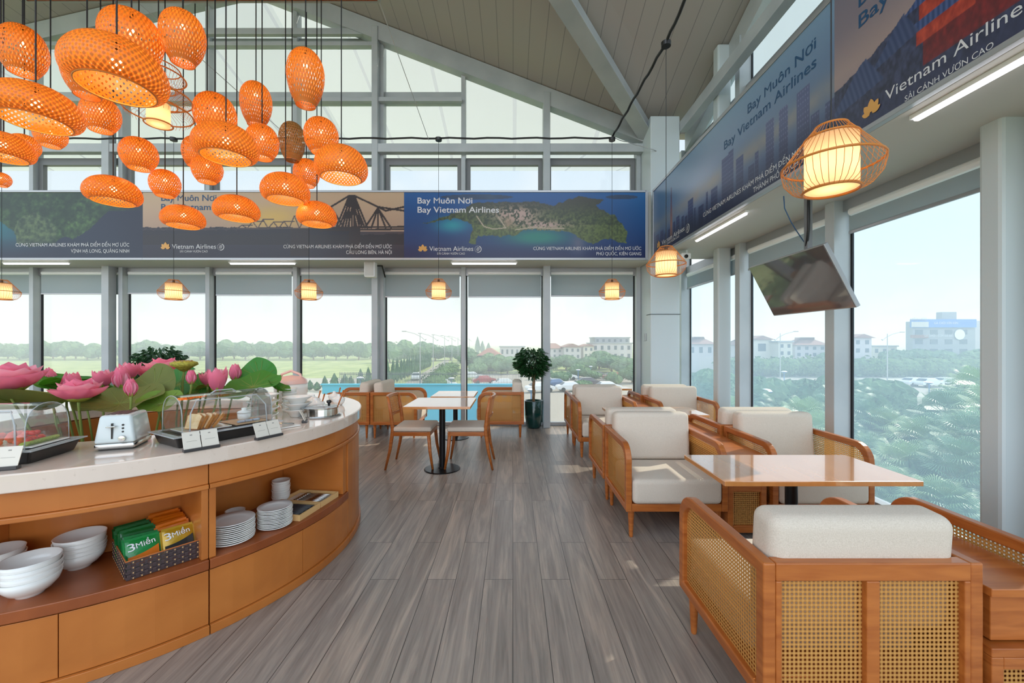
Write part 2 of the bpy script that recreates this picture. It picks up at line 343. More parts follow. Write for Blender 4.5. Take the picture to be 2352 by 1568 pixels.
# hip beam under the fold
hb = MB(); a = Vector((2.33, 6.88, 4.93)); d = Vector((-1, -1.13, .4435)); b_ = a + d * 4.8; sdir = Vector((.749, -.663, 0)) * .075; up = Vector((0, 0, .2))
hb.hexa([a - sdir - up, a + sdir - up, b_ + sdir - up, b_ - sdir - up, a - sdir, a + sdir, b_ + sdir, b_ - sdir])
hb.hexa([a - sdir * 1.6 - up - up * .1, a + sdir * 1.6 - up - up * .1, b_ + sdir * 1.6 - up - up * .1, b_ - sdir * 1.6 - up - up * .1, a - sdir * 1.6 - up, a + sdir * 1.6 - up, b_ + sdir * 1.6 - up, b_ - sdir * 1.6 - up])
st(hb.build('trim_3', M['steel'], bevel=.005))

def bx(px, Y=YM): return (px - VX) * Y / F
def bz(py, Y=YM): return H - (py - VY) * Y / F
def roof_z(X): return zL(X, 6.9) if X > XP else zP(6.9) - .23 * (XP - X)
# sloped rafters along the top of the back wall
rb = MB()
for (xa, xb) in ((-9.5, XP), (XP, 2.4)):
    za, zb = roof_z(xa + 1e-4 if xa < XP else xa + 1e-4), roof_z(xb - 1e-4)
    rb.hexa([(xa, YC + .02, za - .3), (xb, YC + .02, zb - .3), (xb, YC + .2, zb - .3), (xa, YC + .2, za - .3), (xa, YC + .02, za - .01), (xb, YC + .02, zb - .01), (xb, YC + .2, zb - .01), (xa, YC + .2, za - .01)])
st(rb.build('trim_4', M['steel']))
# columns of the back wall
ncol = 4
for px0, px1 in ((232, 249), (853, 867), (1248, 1264), (-395, -378)):
    x0, x1 = bx(px0, YC), bx(px1, YC); ncol += 1
    st(MB().box(x0, x1, YC, YC + .14, 0, roof_z(x0) - .12).build('trim_%d' % ncol, M['steel'], bevel=.008))
# corner column, clad
cc = MB().box(2.16, 2.62, 6.42, 6.95, 0, 4.97); ccol = cc.build('trim_9', M['clad'], bevel=.015); st(ccol)
MB().box(2.152, 2.628, 6.412, 6.6, 1.852, 1.86).build('joint', M['gasket'], ccol)
MB().box(2.148, 2.16, 6.62, 6.71, 1.44, 1.56).build('switch', M['alu'], ccol, bevel=.004)
# horizontal beams, back
st(MB().box(-9.5, 2.2, YC + .01, YC + .13, 4.57, 4.71).build('trim_10', M['steel'], bevel=.006))
st(MB().box(-9.5, bx(1060, YC), YC + .035, YC + .11, bz(229, YC), bz(219, YC)).build('trim_11', M['steel'], bevel=.006))
st(MB().box(-8.2, bx(868, YC), YC + .035, YC + .11, bz(74, YC), bz(60, YC)).box(-9.0, bx(868, YC), YC + .035, YC + .11, bz(100, YC), bz(91, YC)).build('trim_12', M['steel'], bevel=.006))
# wall band and banner box, back + right
wb = MB().box(-9.5, 2.14, 6.33, 6.96, 2.68, 3.74)
st(wb.build('wall_back', M['soffit'], bevel=.004))
wr = MB().box(2.16, 2.97, -2.5, 6.22, 2.68, 3.72)
st(wr.build('wall_right', M['soffit'], bevel=.004))

# windows, back wall: one object per bay
edges = [-330, -130, 71, 276, 476, 677, 876, 1064, 1252, 1467]
winn = 0
def bay_back(pa, pb):
    global winn; winn += 1
    w = thing('window_%d' % winn, None, None, (bx((pa + pb) / 2), YB, 0), kind='structure')
    x0, x1 = bx(pa), bx(pb)
    fr = MB(); gk = MB()
    top = lambda X: roof_z(X) - .28
    # mullions
    for x, s in ((x0, 1), (x1, -1)):
        if s == 1 or pb == edges[-1]:
            fr.box(x - .035, x + .035, YM, YB + .02, 0, top(x) + .1)
        gk.box(min(x + s * .036, x + s * .055), max(x + s * .036, x + s * .055), YB - .02, YB, .02, 2.6)
    fr.build('mullion', M['steel'], w, bevel=.004)
    gk.build('gasket', M['gasket'], w)
    rail = MB()
    zs = [(.02, .06), (2.55, 2.72)]
    for za, zb in zs: rail.box(x0, x1, YB - .06, YB + .02, za, zb)
    rail.build('rail', M['alu'], w, bevel=.003)
    # clerestory sash
    cs = MB(); a, b = x0 + .04, x1 - .04; z0, z1 = 3.72, 4.55
    cs.ring([(a, z0), (b, z0), (b, z1), (a, z1)], [(a + .07, z0 + .05), (b - .07, z0 + .05), (b - .07, z1 - .12), (a + .07, z1 - .12)], lambda p, k: (p[0], YB - .06 + .07 * k, p[1]))
    cs.build('sash', M['steel_dark'], w, bevel=.004)
    hi = MB()
    zz = [4.71, 5.42, 5.57]
    hi.box(x0, x1, YB - .06, YB + .02, 4.68, 4.76)
    if pb <= 1070: hi.box(x0, x1, YB - .06, YB + .02, bz(243, YB), bz(216, YB))
    if pb <= 880: hi.box(x0, x1, YB - .06, YB + .02, bz(112, YB), bz(94, YB))
    hi.build('transom', M['steel'], w, bevel=.003)
    pn = MB(); n = 6
    pn.quad((x0, YB, .03), (x1, YB, .03), (x1, YB, 2.6), (x0, YB, 2.6)); pn.quad((x0, YB, 3.7), (x1, YB, 3.7), (x1, YB, 4.7), (x0, YB, 4.7))
    xs = [x0, x1] if not (x0 < XP < x1) else [x0, XP, x1]
    for q in range(len(xs) - 1):
        A, B = xs[q] + 1e-5, xs[q + 1] - 1e-5; pn.quad((A, YB, 4.7), (B, YB, 4.7), (B, YB, max(4.71, top(B) + .1)), (A, YB, max(4.71, top(A) + .1)))
    pn.build('pane', M['glass_b'], w)
for i in range(len(edges) - 1): bay_back(edges[i], edges[i + 1])

# right wall: columns, mullions, windows
def ry(px, X): return F * X / (px - VX)
cols_r = [(5.49, 5.63), (2.30, 2.42)]; n0 = 13
for ya, yb in cols_r:
    st(MB().box(XC, XC + (.18 if ya > 3 else .27), ya, yb, 0, min(zR(XC, ya), 7.2) - .02).build('trim_%d' % n0, M['clad'], bevel=.02)); n0 += 1
st(MB().box(2.62, 2.74, 2.43, 6.45, 4.72, 4.88).box(2.62, 2.74, -2.5, 2.29, 4.72, 4.88).build('trim_15', M['steel'], bevel=.006))
rr = MB(); # sloping rafter along the right wall top
ya, yb = 6.9, 1.2
rr.hexa([(2.9, yb, zR(2.9, yb) - .3), (3.08, yb, zR(2.9, yb) - .3), (3.08, ya, 4.63), (2.9, ya, 4.63), (2.9, yb, zR(2.9, yb)), (3.08, yb, zR(2.9, yb)), (3.08, ya, 4.93), (2.9, ya, 4.93)])
st(rr.build('trim_16', M['steel']))
medges = [7.0, 5.2, 3.67, 2.15, .6, -.95, -2.5]
def bay_right(ya, yb, k):       # ya far, yb near
    global winn; winn += 1
    w = thing('window_%d' % winn, None, None, (XG, (ya + yb) / 2, 0), kind='structure')
    tp = lambda y: zR(XG, max(y, 1.2)) - .2
    fr = MB(); fr.box(XM, XG + .02, ya - .0, ya + .11, .05, tp(ya)); fr.build('mullion', M['steel'], w, bevel=.004)
    gk = MB().box(XG - .012, XG + .004, ya - .02, ya, .08, tp(ya)); gk.build('gasket', M['gasket'], w)
    MB().box(XG - .08, XG + .02, yb, ya, .06, .11).box(XG - .08, XG + .02, yb, ya, 2.58, 2.7).box(XG - .08, XG + .02, yb, ya, 4.55, 4.68).build('rail', M['alu'], w, bevel=.003)
    cs = MB(); a, b = yb + .1, ya - .04; z0, z1 = 3.70, 4.55
    cs.ring([(a, z0), (b, z0), (b, z1), (a, z1)], [(a + .06, z0 + .05), (b - .06, z0 + .05), (b - .06, z1 - .1), (a + .06, z1 - .1)], lambda p, kk: (XG - .07 + .07 * kk, p[0], p[1]))
    cs.build('sash', M['steel_dark'], w, bevel=.004)
    pn = MB(); pn.quad((XG, ya, .08), (XG, yb, .08), (XG, yb, 2.7), (XG, ya, 2.7)); pn.quad((XG, ya, 3.7), (XG, yb, 3.7), (XG, yb, 4.6), (XG, ya, 4.6)); pn.quad((XG, ya, 4.6), (XG, yb, 4.6), (XG, yb, tp(yb) + .1), (XG, ya, tp(ya) + .1))
    pn.build('pane', M['glass_r'], w)
for i in range(len(medges) - 1): bay_right(medges[i], medges[i + 1], i)

# outside canopy above the windows (roof overhang)
cp = MB()
for (xa, xb) in ((-16, XP), (XP, 2.6)):
    ra = roof_z(max(xa, -9.5)) if xa > -9.5 else roof_z(-9.5); rb_ = roof_z(xb - 1e-3)
    if xb > 2: rb_ = 4.9
    p = [(xa, 7.1, ra), (xb, 7.1, rb_), (xb if xb < 2 else 5.5, 12, 6.45), (xa, 12, 6.45)]
    cp.add(p, [(3, 2, 1, 0)])
p = [(3.15, 7.1, 4.95), (3.15, 0, 7.3), (7.5, -1, 6.9), (7.5, 12, 6.4)]
cp.add(p, [(0, 1, 2, 3)])
st(cp.build('trim_17', M['canopy'], origin=(0, 0, 0)))

# roller blinds
def blind_back(pa, pb, ybot, label, near=YM + .02):
    x0, x1 = bx(pa, near), bx(pb, near); z0 = bz(ybot, near)
    t = thing('roller_blind', label, 'blind', ((x0 + x1) / 2, near + .03, z0), group='roller blinds along the back windows')
    MB().box(x0, x1, near + .028, near + .031, z0, 2.56).build('fabric', M['blind'], t)
    MB().box(x0, x1, near + .022, near + .037, z0 - .012, z0 + .012).build('hem_bar', M['alu'], t, bevel=.004)
    m = MB(); m.m = Matrix.Translation(((x0 + x1) / 2, near + .05, 2.59)) @ Matrix.Rotation(PI / 2, 4, 'Y'); m.lathe([(.001, -(x1 - x0) / 2), (.03, -(x1 - x0) / 2), (.03, (x1 - x0) / 2), (.001, (x1 - x0) / 2)], 14)
    m.build('roller', M['bright'], t, smooth=False)
bl = [(-112, 66, 674, 'grey roller blind at the back window behind the leftmost shaded pendant'), (90, 270, 674, 'grey roller blind at the back, left of the pillar behind the buffet'),
      (290, 470, 673, 'grey roller blind behind the second paper pendant from the left'), (493, 668, 677, 'grey roller blind between the two left hanging paper pendants, above the tree line'),
      (690, 866, 677, 'grey roller blind behind the white wall speaker'), (883, 1055, 681, 'grey roller blind behind the pendant above the two wooden side chairs'),
      (1075, 1243, 681, 'grey roller blind above the potted tree'), (1266, 1455, 679, 'grey roller blind in the last back window before the corner column')]
for a, b, y, l in bl: blind_back(a, b, y, l)
def blind_right(ya, yb, z0, label):
    X = 2.96
    t = thing('roller_blind', label, 'blind', (X, (ya + yb) / 2, z0), group='roller blinds along the side windows')
    MB().box(X, X + .003, yb, ya, z0, 2.52).build('fabric', M['blind'], t)
    MB().box(X - .008, X + .01, yb, ya, z0 - .015, z0 + .012).build('hem_bar', M['alu'], t, bevel=.004)
    m = MB(); m.m = Matrix.Translation((X + .02, (ya + yb) / 2, 2.56)) @ Matrix.Rotation(PI / 2, 4, 'X'); L = (ya - yb) / 2; m.lathe([(.001, -L), (.035, -L), (.035, L), (.001, L)], 14)
    m.build('roller', M['bright'], t)
blind_right(6.95, 5.24, 2.33, 'grey side blind nearest the corner column')
blind_right(5.14, 3.74, 2.33, 'grey side blind behind the hanging television')
blind_right(3.60, 2.2, 2.38, 'wide grey side blind between the television and the near pillar')
blind_right(2.05, .7, 2.38, 'grey side blind beyond the near pillar at the right')

# fluorescent tubes
def tube_light(c, L, axis, label):
    t = thing('tube_light', label, 'tube light', c, group='tube lights under the banner ledge')
    def bxx(a, b, h0, h1): return (MB().box(c[0] - a, c[0] + a, c[1] - b, c[1] + b, c[2] + h0, c[2] + h1))
    if axis == 'x': bxx(L / 2, .018, .005, .028).build('housing', M['bright'], t); bxx(L / 2 - .02, .015, -.012, .005).build('diffuser', M['tube'], t, bevel=.005)
    else: bxx(.018, L / 2, .005, .028).build('housing', M['bright'], t); bxx(.015, L / 2 - .02, -.012, .005).build('diffuser', M['tube'], t, bevel=.005)
for (xa, xb, l) in ((-8.0, -6.95, 'lit tube light below the green island banner at the far left'), (-4.45, -3.4, 'lit tube light below the iron bridge banner'), (-.97, .07, 'lit tube light below the blue island banner')):
    tube_light(((xa + xb) / 2, 6.42, 2.652), xb - xa, 'x', l)
tube_light((2.24, 4.46, 2.652), 1.1, 'y', 'lit tube light below the city skyline banner'); tube_light((2.24, 1.72, 2.652), 1.15, 'y', 'lit tube light below the red temple banner, nearest the camera')

# ---------------------------------------------------------------- banners
def paint_mesh(name, fn, corner, du, dv, nu, nv, parent):
    """a printed sheet: grid of coloured points; corner = lower left, du, dv = full edge vectors"""
    U, V = np.meshgrid(np.linspace(0, 1, nu), np.linspace(0, 1, nv)); col = np.clip(fn(U, V), 0, 255) / 255.
    colr = np.where(col <= .04045, col / 12.92, ((col + .055) / 1.055) ** 2.4)
    c = np.array(corner); pts = c + U[..., None] * np.array(du) + V[..., None] * np.array(dv)
    idx = np.arange(nu * nv).reshape(nv, nu); q = np.stack([idx[:-1, :-1], idx[:-1, 1:], idx[1:, 1:], idx[1:, :-1]], -1).reshape(-1, 4)
    me = bpy.data.meshes.new(name); o0 = np.array(parent.location)
    me.vertices.add(nu * nv); me.vertices.foreach_set('co', (pts.reshape(-1, 3) - o0).ravel())
    me.loops.add(q.size); me.loops.foreach_set('vertex_index', q.ravel()); me.polygons.add(len(q)); me.polygons.foreach_set('loop_start', np.arange(0, q.size, 4))
    me.update(calc_edges=True); a = me.color_attributes.new('print', 'FLOAT_COLOR', 'POINT')
    a.data.foreach_set('color', np.concatenate([colr, np.ones((nv, nu, 1))], -1).ravel()); me.materials.append(M['print'])
    o = bpy.data.objects.new(name, me); COL.objects.link(o); o.parent = parent; return o
pm = mat('printed_sheet', (255, 255, 255), .3); at = pm.node_tree.nodes.new('ShaderNodeVertexColor'); at.layer_name = 'print'
pm.node_tree.links.new(at.outputs[0], pm.node_tree.nodes['Principled BSDF'].inputs['Base Color']); M['print'] = pm
rng = np.random.RandomState(3)
def vnoise(U, V, s, seed=0):
    r = np.random.RandomState(seed).rand(64, 64); out = 0; amp = 1; tot = 0
    for o in range(4):
        x = U * s * 2 ** o; y = V * s * 2 ** o; xi = np.floor(x).astype(int); yi = np.floor(y).astype(int); fx = x - xi; fy = y - yi; fx = fx * fx * (3 - 2 * fx); fy = fy * fy * (3 - 2 * fy)
        g = lambda a, b: r[a % 64, b % 64]
        out = out + amp * ((g(xi, yi) * (1 - fx) + g(xi + 1, yi) * fx) * (1 - fy) + (g(xi, yi + 1) * (1 - fx) + g(xi + 1, yi + 1) * fx) * fy); tot += amp; amp *= .55
    return out / tot
def mixc(a, b, t): t = np.clip(t, 0, 1)[..., None]; return np.array(a) * (1 - t) + np.array(b) * t if not isinstance(a, np.ndarray) or a.ndim < 3 else a * (1 - t) + (b if isinstance(b, np.ndarray) and b.ndim == 3 else np.array(b)) * t
def poly_mask(U, V, pts):
    m = np.zeros(U.shape, bool); n = len(pts); j = n - 1
    for i in range(n):
        xi, yi = pts[i]; xj, yj = pts[j]
        c = ((yi > V) != (yj > V)) & (U < (xj - xi) * (V - yi) / (yj - yi + 1e-12) + xi); m ^= c; j = i
    return m
def seg_mask(U, V, asp, segs, w):
    m = np.zeros(U.shape, bool)
    for (a, b, c, d) in segs:
        ax, ay, bx_, by = a * asp, b, c * asp, d; px, py = U * asp, V; L2 = (bx_ - ax) ** 2 + (by - ay) ** 2 + 1e-9
        t = np.clip(((px - ax) * (bx_ - ax) + (py - ay) * (by - ay)) / L2, 0, 1); m |= np.hypot(px - ax - t * (bx_ - ax), py - ay - t * (by - ay)) < w
    return m
def pic_halong(U, V):
    n = vnoise(U * 3.6, V, 6, 1); n2 = vnoise(U * 3.6, V, 22, 2)
    c = mixc((28, 60, 84), (20, 32, 58), V * .3 + U * .8) + 0 * U[..., None]
    c = mixc(c, (24, 104, 118), np.clip(1 - np.hypot((U - .42) * 3, V - .48) * 1.5, 0, 1) * .9)
    hill = (V > .72 - .55 * np.sin(np.clip((U - .36) / .5, 0, 1) * PI) * (.7 + .5 * n)) & (U > .36) & (V > .2 + .12 * np.sin(U * 30))
    c = np.where(hill[..., None], mixc((26, 50, 44), (78, 112, 66), (n2 * 1.7 - .4) * np.clip(n * 2.4 - .6, .1, 1.2)), c)
    rock = np.hypot((U - .55) * 3.6, (V - .42) * 1.2) < .3 + .25 * (n - .5)
    c = np.where(rock[..., None], mixc((40, 62, 52), (104, 124, 84), n2 * 1.8 - .5), c)
    c = mixc(c, (18, 30, 56), np.clip((U - .88) * 9, 0, .9)); c = mixc(c, (22, 36, 60), np.clip(.32 - V, 0, 1) * 3); return c
def pic_bridge(U, V):
    n = vnoise(U * 4, V, 8, 4); c = mixc((150, 122, 112), (196, 168, 138), V) + 0 * U[..., None]
    c = mixc(c, (206, 172, 92), np.exp(-(((U - .5) / .12) ** 2 + ((V - .62) / .18) ** 2)))
    c = mixc(c, (176, 150, 120), np.clip((V - .75) * 3, 0, 1) * .6)
    water = V < .40; c = np.where(water[..., None], mixc((44, 44, 62), (96, 72, 66), np.clip((U - .55) * 1.6, 0, 1) * np.clip(1 - abs(V - .3) * 5, 0, 1)), c)
    c = mixc(c, (34, 34, 52), np.clip(.26 - V, 0, 1) * 4.5 * (1 - .4 * np.clip(U - .7, 0, 1)))
    trees = (V < .44 + .05 * n) & (V > .3); c = np.where((trees & (U < .8))[..., None], (32, 32, 46), c); c = np.where(((V < .33 + .06 * n) & (V > .2))[..., None], (36, 34, 44), c)
    segs = [(.68, .42, 1, .44), (.68, .46, 1, .475), (.72, .78, .79, .95), (.79, .95, .81, .95), (.81, .95, .9, .78), (.9, .78, .93, .72), (.93, .72, 1, .78), (.9, .78, 1, .72)]
    for (a, b) in ((.72, .78), (.79, .95), (.8, .95), (.81, .95), (.9, .76)):
        for k in (-.05, -.025, 0, .03, .05): segs.append((a, b, a + k, .46))
    c = np.where(seg_mask(U, V, 3.9, segs, .014)[..., None], (44, 34, 36), c)
    s2 = [(.36, .44, .72, .46)]
    for k in range(9): x = .36 + k * .04; h_ = .5 + .2 * abs(math.sin(k * .9)) * (k + 3) / 11; s2 += [(x, .45, x + .02, h_), (x + .02, h_, x + .04, .45), (x + .02, h_, x + .06, h_)]
    c = np.where(seg_mask(U, V, 3.9, s2, .008)[..., None], (74, 60, 62), c); s3 = [(k * .04, .42, k * .04 + .02, .47) for k in range(9)] + [(k * .04 + .02, .47, k * .04 + .04, .42) for k in range(9)] + [(0, .43, .4, .44)]
    c = np.where(seg_mask(U, V, 3.9, s3, .006)[..., None], (60, 52, 62), c)
    pier = ((abs(U - .81) < .022) & (V < .45) & (V > .05)) | ((abs(U - .60) < .035) & (V < .44) & (V > .03)); return np.where(pier[..., None], (42, 34, 40), c)
def pic_island(U, V):
    n = vnoise(U * 3.6, V, 7, 5); n2 = vnoise(U * 3.6, V, 40, 6); n3 = vnoise(U * 3.6, V, 16, 7)
    c = mixc((12, 40, 92), (16, 84, 150), V) + 0 * U[..., None]; c = mixc(c, (30, 110, 170), np.clip((U - .75) * 2, 0, 1) * V)
    c = mixc(c, (30, 140, 160), np.exp(-(((U - .2) / .07) ** 2 + ((V - .5) / .12) ** 2))); c = mixc(c, (18, 120, 112), np.exp(-(((U - .55) / .14) ** 2 + ((V - .32) / .14) ** 2)) * 1.1)
    c = mixc(c, (12, 28, 78), np.clip(.22 - V, 0, 1) * 4); c = mixc(c, (96, 96, 120), np.exp(-(((U - .72) / .035) ** 2 + ((V - .22) / .18) ** 2)) * .8)
    isl = [(.08, .52), (.2, .66), (.3, .84), (.42, .86), (.55, .85), (.62, .80), (.68, .9), (.72, .94), (.82, .89), (.79, .8), (.88, .62), (.93, .4), (.92, .22), (.88, .24), (.83, .30), (.78, .2), (.73, .3), (.68, .40), (.6, .43), (.5, .42), (.455, .34), (.38, .33), (.31, .34), (.295, .2), (.27, .22), (.28, .4), (.28, .52), (.22, .60), (.16, .58), (.12, .54)]
    m = poly_mask(U + .03 * (n - .5), V + .06 * (n3 - .5), isl)
    land = mixc((36, 48, 36), (92, 108, 60), n2 * 1.5 - .3 + .3 * (V < .5)); land = mixc(land, (56, 58, 52), np.clip((V - .62) * 4, 0, 1))
    town = (np.exp(-(((U - .46) / .09) ** 2 + ((V - .66) / .12) ** 2)) + .8 * np.exp(-(((U - .58) / .11) ** 2 + ((V - .5) / .07) ** 2))) * (n2 > .5)
    land = mixc(land, (176, 150, 142), town * 1.3); land = mixc(land, (168, 140, 120), np.exp(-(((U - .43) / .02) ** 2 + ((V - .55) / .1) ** 2)) * .8)
    c = np.where(m[..., None], land, c); c = np.where(seg_mask(U, V, 3.6, [(.46, .43, .52, .46), (.52, .46, .66, .45), (.3, .64, .33, .48), (.33, .48, .37, .44), (.37, .44, .42, .46), (.42, .46, .39, .62)], .008)[..., None], (176, 160, 140), c)
    far = (np.hypot((U - .3) * 6, (V - .93) * 22) < .9) | (np.hypot((U - .9) * 12, (V - .93) * 24) < .8); return np.where(far[..., None], mixc((30, 50, 84), (50, 74, 104), n), c)
def pic_city(U, V):
    n = vnoise(U * 3.4, V, 5, 8); c = mixc((70, 84, 120), (120, 150, 178), V) + 0 * U[..., None]; c = mixc(c, (190, 198, 226), np.exp(-(((U - .42) / .22) ** 2 + ((V - .55) / .3) ** 2)) * .6)
    c = mixc(c, (50, 98, 150), np.clip(.5 - U, 0, 1) * V * 1.4); c = mixc(c, (190, 160, 120), np.exp(-(((V - .42) / .09) ** 2)) * (.25 + .4 * (n - .3)))
    g = np.random.RandomState(5); x = 0
    while x < 1:
        w = .012 + g.rand() * .03; hh = .2 + .32 * g.rand() * (1.0 if x > .5 else .6) + .12 * x
        b = (U > x) & (U < x + w) & (V < hh); c = np.where(b[..., None], mixc((46, 50, 78), (84, 92, 130), np.clip(V * 2.2, 0, 1)) + 26 * ((np.sin(U * 900) > .3) & (np.sin(V * 150) > .6))[..., None], c); x += w + g.rand() * .03
    tw = (abs(U - .20) < .012 * np.clip(1.15 - V, 0, 1)) & (V < .8); c = np.where(tw[..., None], mixc((196, 140, 96), (70, 60, 100), V * 1.2), c)
    return mixc(c, (38, 40, 66), np.clip(.3 - V, 0, 1) * 3.4)
def pic_temple(U, V):
    U = (U * 2.1) % 1.0
    n = vnoise(U * 3.4, V, 6, 9); n2 = vnoise(U * 3.4, V, 30, 10); c = mixc((150, 130, 132), (118, 112, 126), V) + 0 * U[..., None]; c = mixc(c, (186, 158, 142), np.clip(.8 - abs(V - .45) * 3, 0, 1) * .5)
    low = V < .34 + .25 * np.clip((U - .05) * 3, 0, 1) * (1 - 1.2 * np.clip(U - .3, 0, 1)) * .6 + .05 * n; c = np.where(low[..., None], mixc((40, 42, 62), (70, 76, 108), n2 * 1.6 - .3), c)
    red = (V < .6) & (V > .14) & (U > .34) & (V < .25 + U * .5); c = np.where(red[..., None], mixc((84, 34, 42), (132, 44, 48), n2 * 1.5 - .2), c)
    for k in range(5):
        z = .34 + k * .13; w = .145 - k * .014; cx = .40; roof = (abs(U - cx) < w * (1 - (V - z) * 8)) & (V > z) & (V < z + .055); body = (abs(U - cx) < w * .55) & (V > z - .075) & (V <= z)
        c = np.where(body[..., None], mixc((140, 46, 40), (196, 78, 56), n2 * 1.6 - .3), c); c = np.where(roof[..., None], mixc((42, 62, 106), (76, 92, 140), (np.sin(U * 420) * .5 + .5)), c)
    for a, b, w, h_ in ((.0, .30, .14, .42), (.18, .42, .1, .5)):
        rf = poly_mask(U, V, [(a - .02, b - .12), (a + w * .8, h_ - .02), (a + w, h_), (a + w * 1.5, b - .08)]); c = np.where(rf[..., None], mixc((42, 56, 92), (78, 88, 124), (np.sin(U * 330 + V * 60) * .25 + .5)), c)
    ch = ((abs(U - .60) < .012) | (abs(U - .66) < .012)) & (V > .45); c = np.where(ch[..., None], mixc((96, 90, 130), (190, 160, 120), (U * 90) % 1), c); c = np.where(((U > .72) & (V > .5))[..., None], mixc((124, 104, 136), (150, 134, 160), n), c)
    return mixc(c, (52, 56, 84), np.clip(.16 - V, 0, 1) * 5)

GL = {}
def raw_text(t_, off):
    c = bpy.data.curves.new('glyph', 'FONT'); c.body = t_; c.size = 1; c.offset = off; c.resolution_u = 3; o = bpy.data.objects.new('glyph', c); COL.objects.link(o)
    me = bpy.data.meshes.new_from_object(o.evaluated_get(bpy.context.evaluated_depsgraph_get())); r = ([tuple(v.co[:2]) for v in me.vertices], [tuple(p.vertices) for p in me.polygons])
    bpy.data.objects.remove(o); bpy.data.meshes.remove(me); bpy.data.curves.remove(c); return r
def glyph(g, off):
    if (g, off) not in GL:
        v, f = raw_text(g, off)
        if ('w', g) not in GL: GL[('w', g)] = max(p[0] for p in raw_text(g + 'H', 0)[0]) - max(p[0] for p in raw_text('H', 0)[0])
        GL[(g, off)] = (v, f, GL[('w', g)])
    return GL[(g, off)]
def text_mesh(body, matl, parent, frame, width, cap, name='lettering', bold=0.0, align='l'):
    """frame: 4x4 matrix whose x axis is the reading direction; width and cap height in metres"""
    vs, fs, pen = [], [], 0.0
    for chr_ in body:
        if chr_ == ' ': pen += .27; continue
        parts = [('D', 0), ('-', -.02)] if chr_ == 'Đ' else [(chr_, 0)]
        for g, dx in parts:
            gv, gf, adv = glyph(g, 0 if g == 'M' else min(max(bold, .004), .012) if g in 'ƠơỚƯ' else bold)
            b0 = len(vs); up_ = .10 if (chr_ == 'Đ' and g == '-') else 0; vs += [(x + pen + dx, y + up_) for x, y in gv]; fs += [tuple(b0 + i for i in f) for f in gf]
        pen += glyph('D' if chr_ == 'Đ' else chr_, 0)[2]
    o = None; me = bpy.data.meshes.new(name); me.from_pydata([(x, y, 0) for x, y in vs], [], fs); n = len(vs)
    v = np.zeros((n, 3)); v[:, :2] = np.array(vs); x0, x1 = v[:, 0].min(), v[:, 0].max()
    sxx = width / (x1 - x0); v[:, 0] = (v[:, 0] - x0) * sxx; v[:, 1] *= cap / .70; v[:, 2] = 0
    o0 = Vector(parent.location); m3 = np.array(frame.to_3x3()); v = v @ m3.T + np.array(frame.translation - o0)
    me.vertices.foreach_set('co', v.ravel()); me.update(); me.materials.clear(); me.materials.append(matl); me.name = name
    o = bpy.data.objects.new(name, me); COL.objects.link(o); o.parent = parent; return o
M['txt_white'] = mat('white_print', (214, 214, 218), .4); M['txt_blue'] = mat('blue_print', (24, 72, 112), .4); M['gold'] = mat('gold_print', (216, 160, 84), .4)
def bframe(x, y, Y): q = P(x, y, Y); return Matrix(((1, 0, 0, q.x), (0, 0, -1, q.y), (0, 1, 0, q.z), (0, 0, 0, 1)))
def btext(body, xa, xb, yb, cap, m, par, Y=6.2972, **k): s = Y / F; return text_mesh(body, m, par, bframe(xa, yb, Y), (xb - xa) * s, cap * s, **k)
XR = 2.1246
def rpt(x, y, X=XR): k = X / (x - VX); return Vector((X, F * k, H + (VY - y) * k))
def rtext(body, a, xb, cap, m, par, **k):
    q = rpt(*a); q2 = rpt(xb, 0); fr = Matrix(((0, 0, -1, q.x), (-1, 0, 0, q.y), (0, 1, 0, q.z), (0, 0, 0, 1))); return text_mesh(body, m, par, fr, q.y - q2.y, cap, **k)
def lotus_logo(par, fr, w):
    m = MB(); m.m = fr
    for a, L, b in ((-68, .46, .1), (-36, .56, .13), (0, .62, .15), (36, .56, .13), (68, .46, .1)):
        t = math.radians(a); d = Vector((math.sin(t), math.cos(t), 0)); s = Vector((d.y, -d.x, 0)); pts = []
        for i in range(9):
            u = i / 8; pts.append(d * L * (.15 + .85 * u) * w + s * b * w * math.sin(PI * u) ** .8)
        for i in range(7, 0, -1):
            u = i / 8; pts.append(d * L * (.15 + .85 * u) * w - s * b * w * math.sin(PI * u) ** .8)
        m.add([p + Vector((0, 0, .0004 * (a + 90) / 20)) for p in pts], [tuple(range(len(pts)))])
    return m.build('lotus_emblem', M['gold'], par)
def round_emblem(par, fr, r):
    m = MB(); m.m = fr; n = 28
    for (ra, rb_, a0, a1) in ((.8, 1, -1.9, 1.2),):
        vs = []; 
        for i in range(n + 1):
            t = a0 + (a1 - a0) * i / n; vs += [(r * ra * math.cos(t), r * ra * math.sin(t), 0), (r * rb_ * math.cos(t), r * rb_ * math.sin(t), 0)]
        m.add(vs, [(2 * i, 2 * i + 1, 2 * i + 3, 2 * i + 2) for i in range(n)])
    for k in range(-2, 3):
        y = k * .22 * r; L = r * (.55 - .1 * abs(k)); m.add([(-L, y - .3 * L, 0), (L, y + .3 * L, 0), (L, y + .3 * L + .08 * r, 0), (-L, y - .3 * L + .08 * r, 0)], [(0, 1, 2, 3)])
    for k in range(9):
        t = 1.5 + k * .36; m.add([(r * math.cos(t) * q, r * math.sin(t) * q, 0) for q in (.86, 1.0)] + [(r * math.cos(t + .14) * q, r * math.sin(t + .14) * q, 0) for q in (1.0, .86)], [(0, 1, 2, 3)])
    return m.build('round_emblem', M['txt_white'], par)
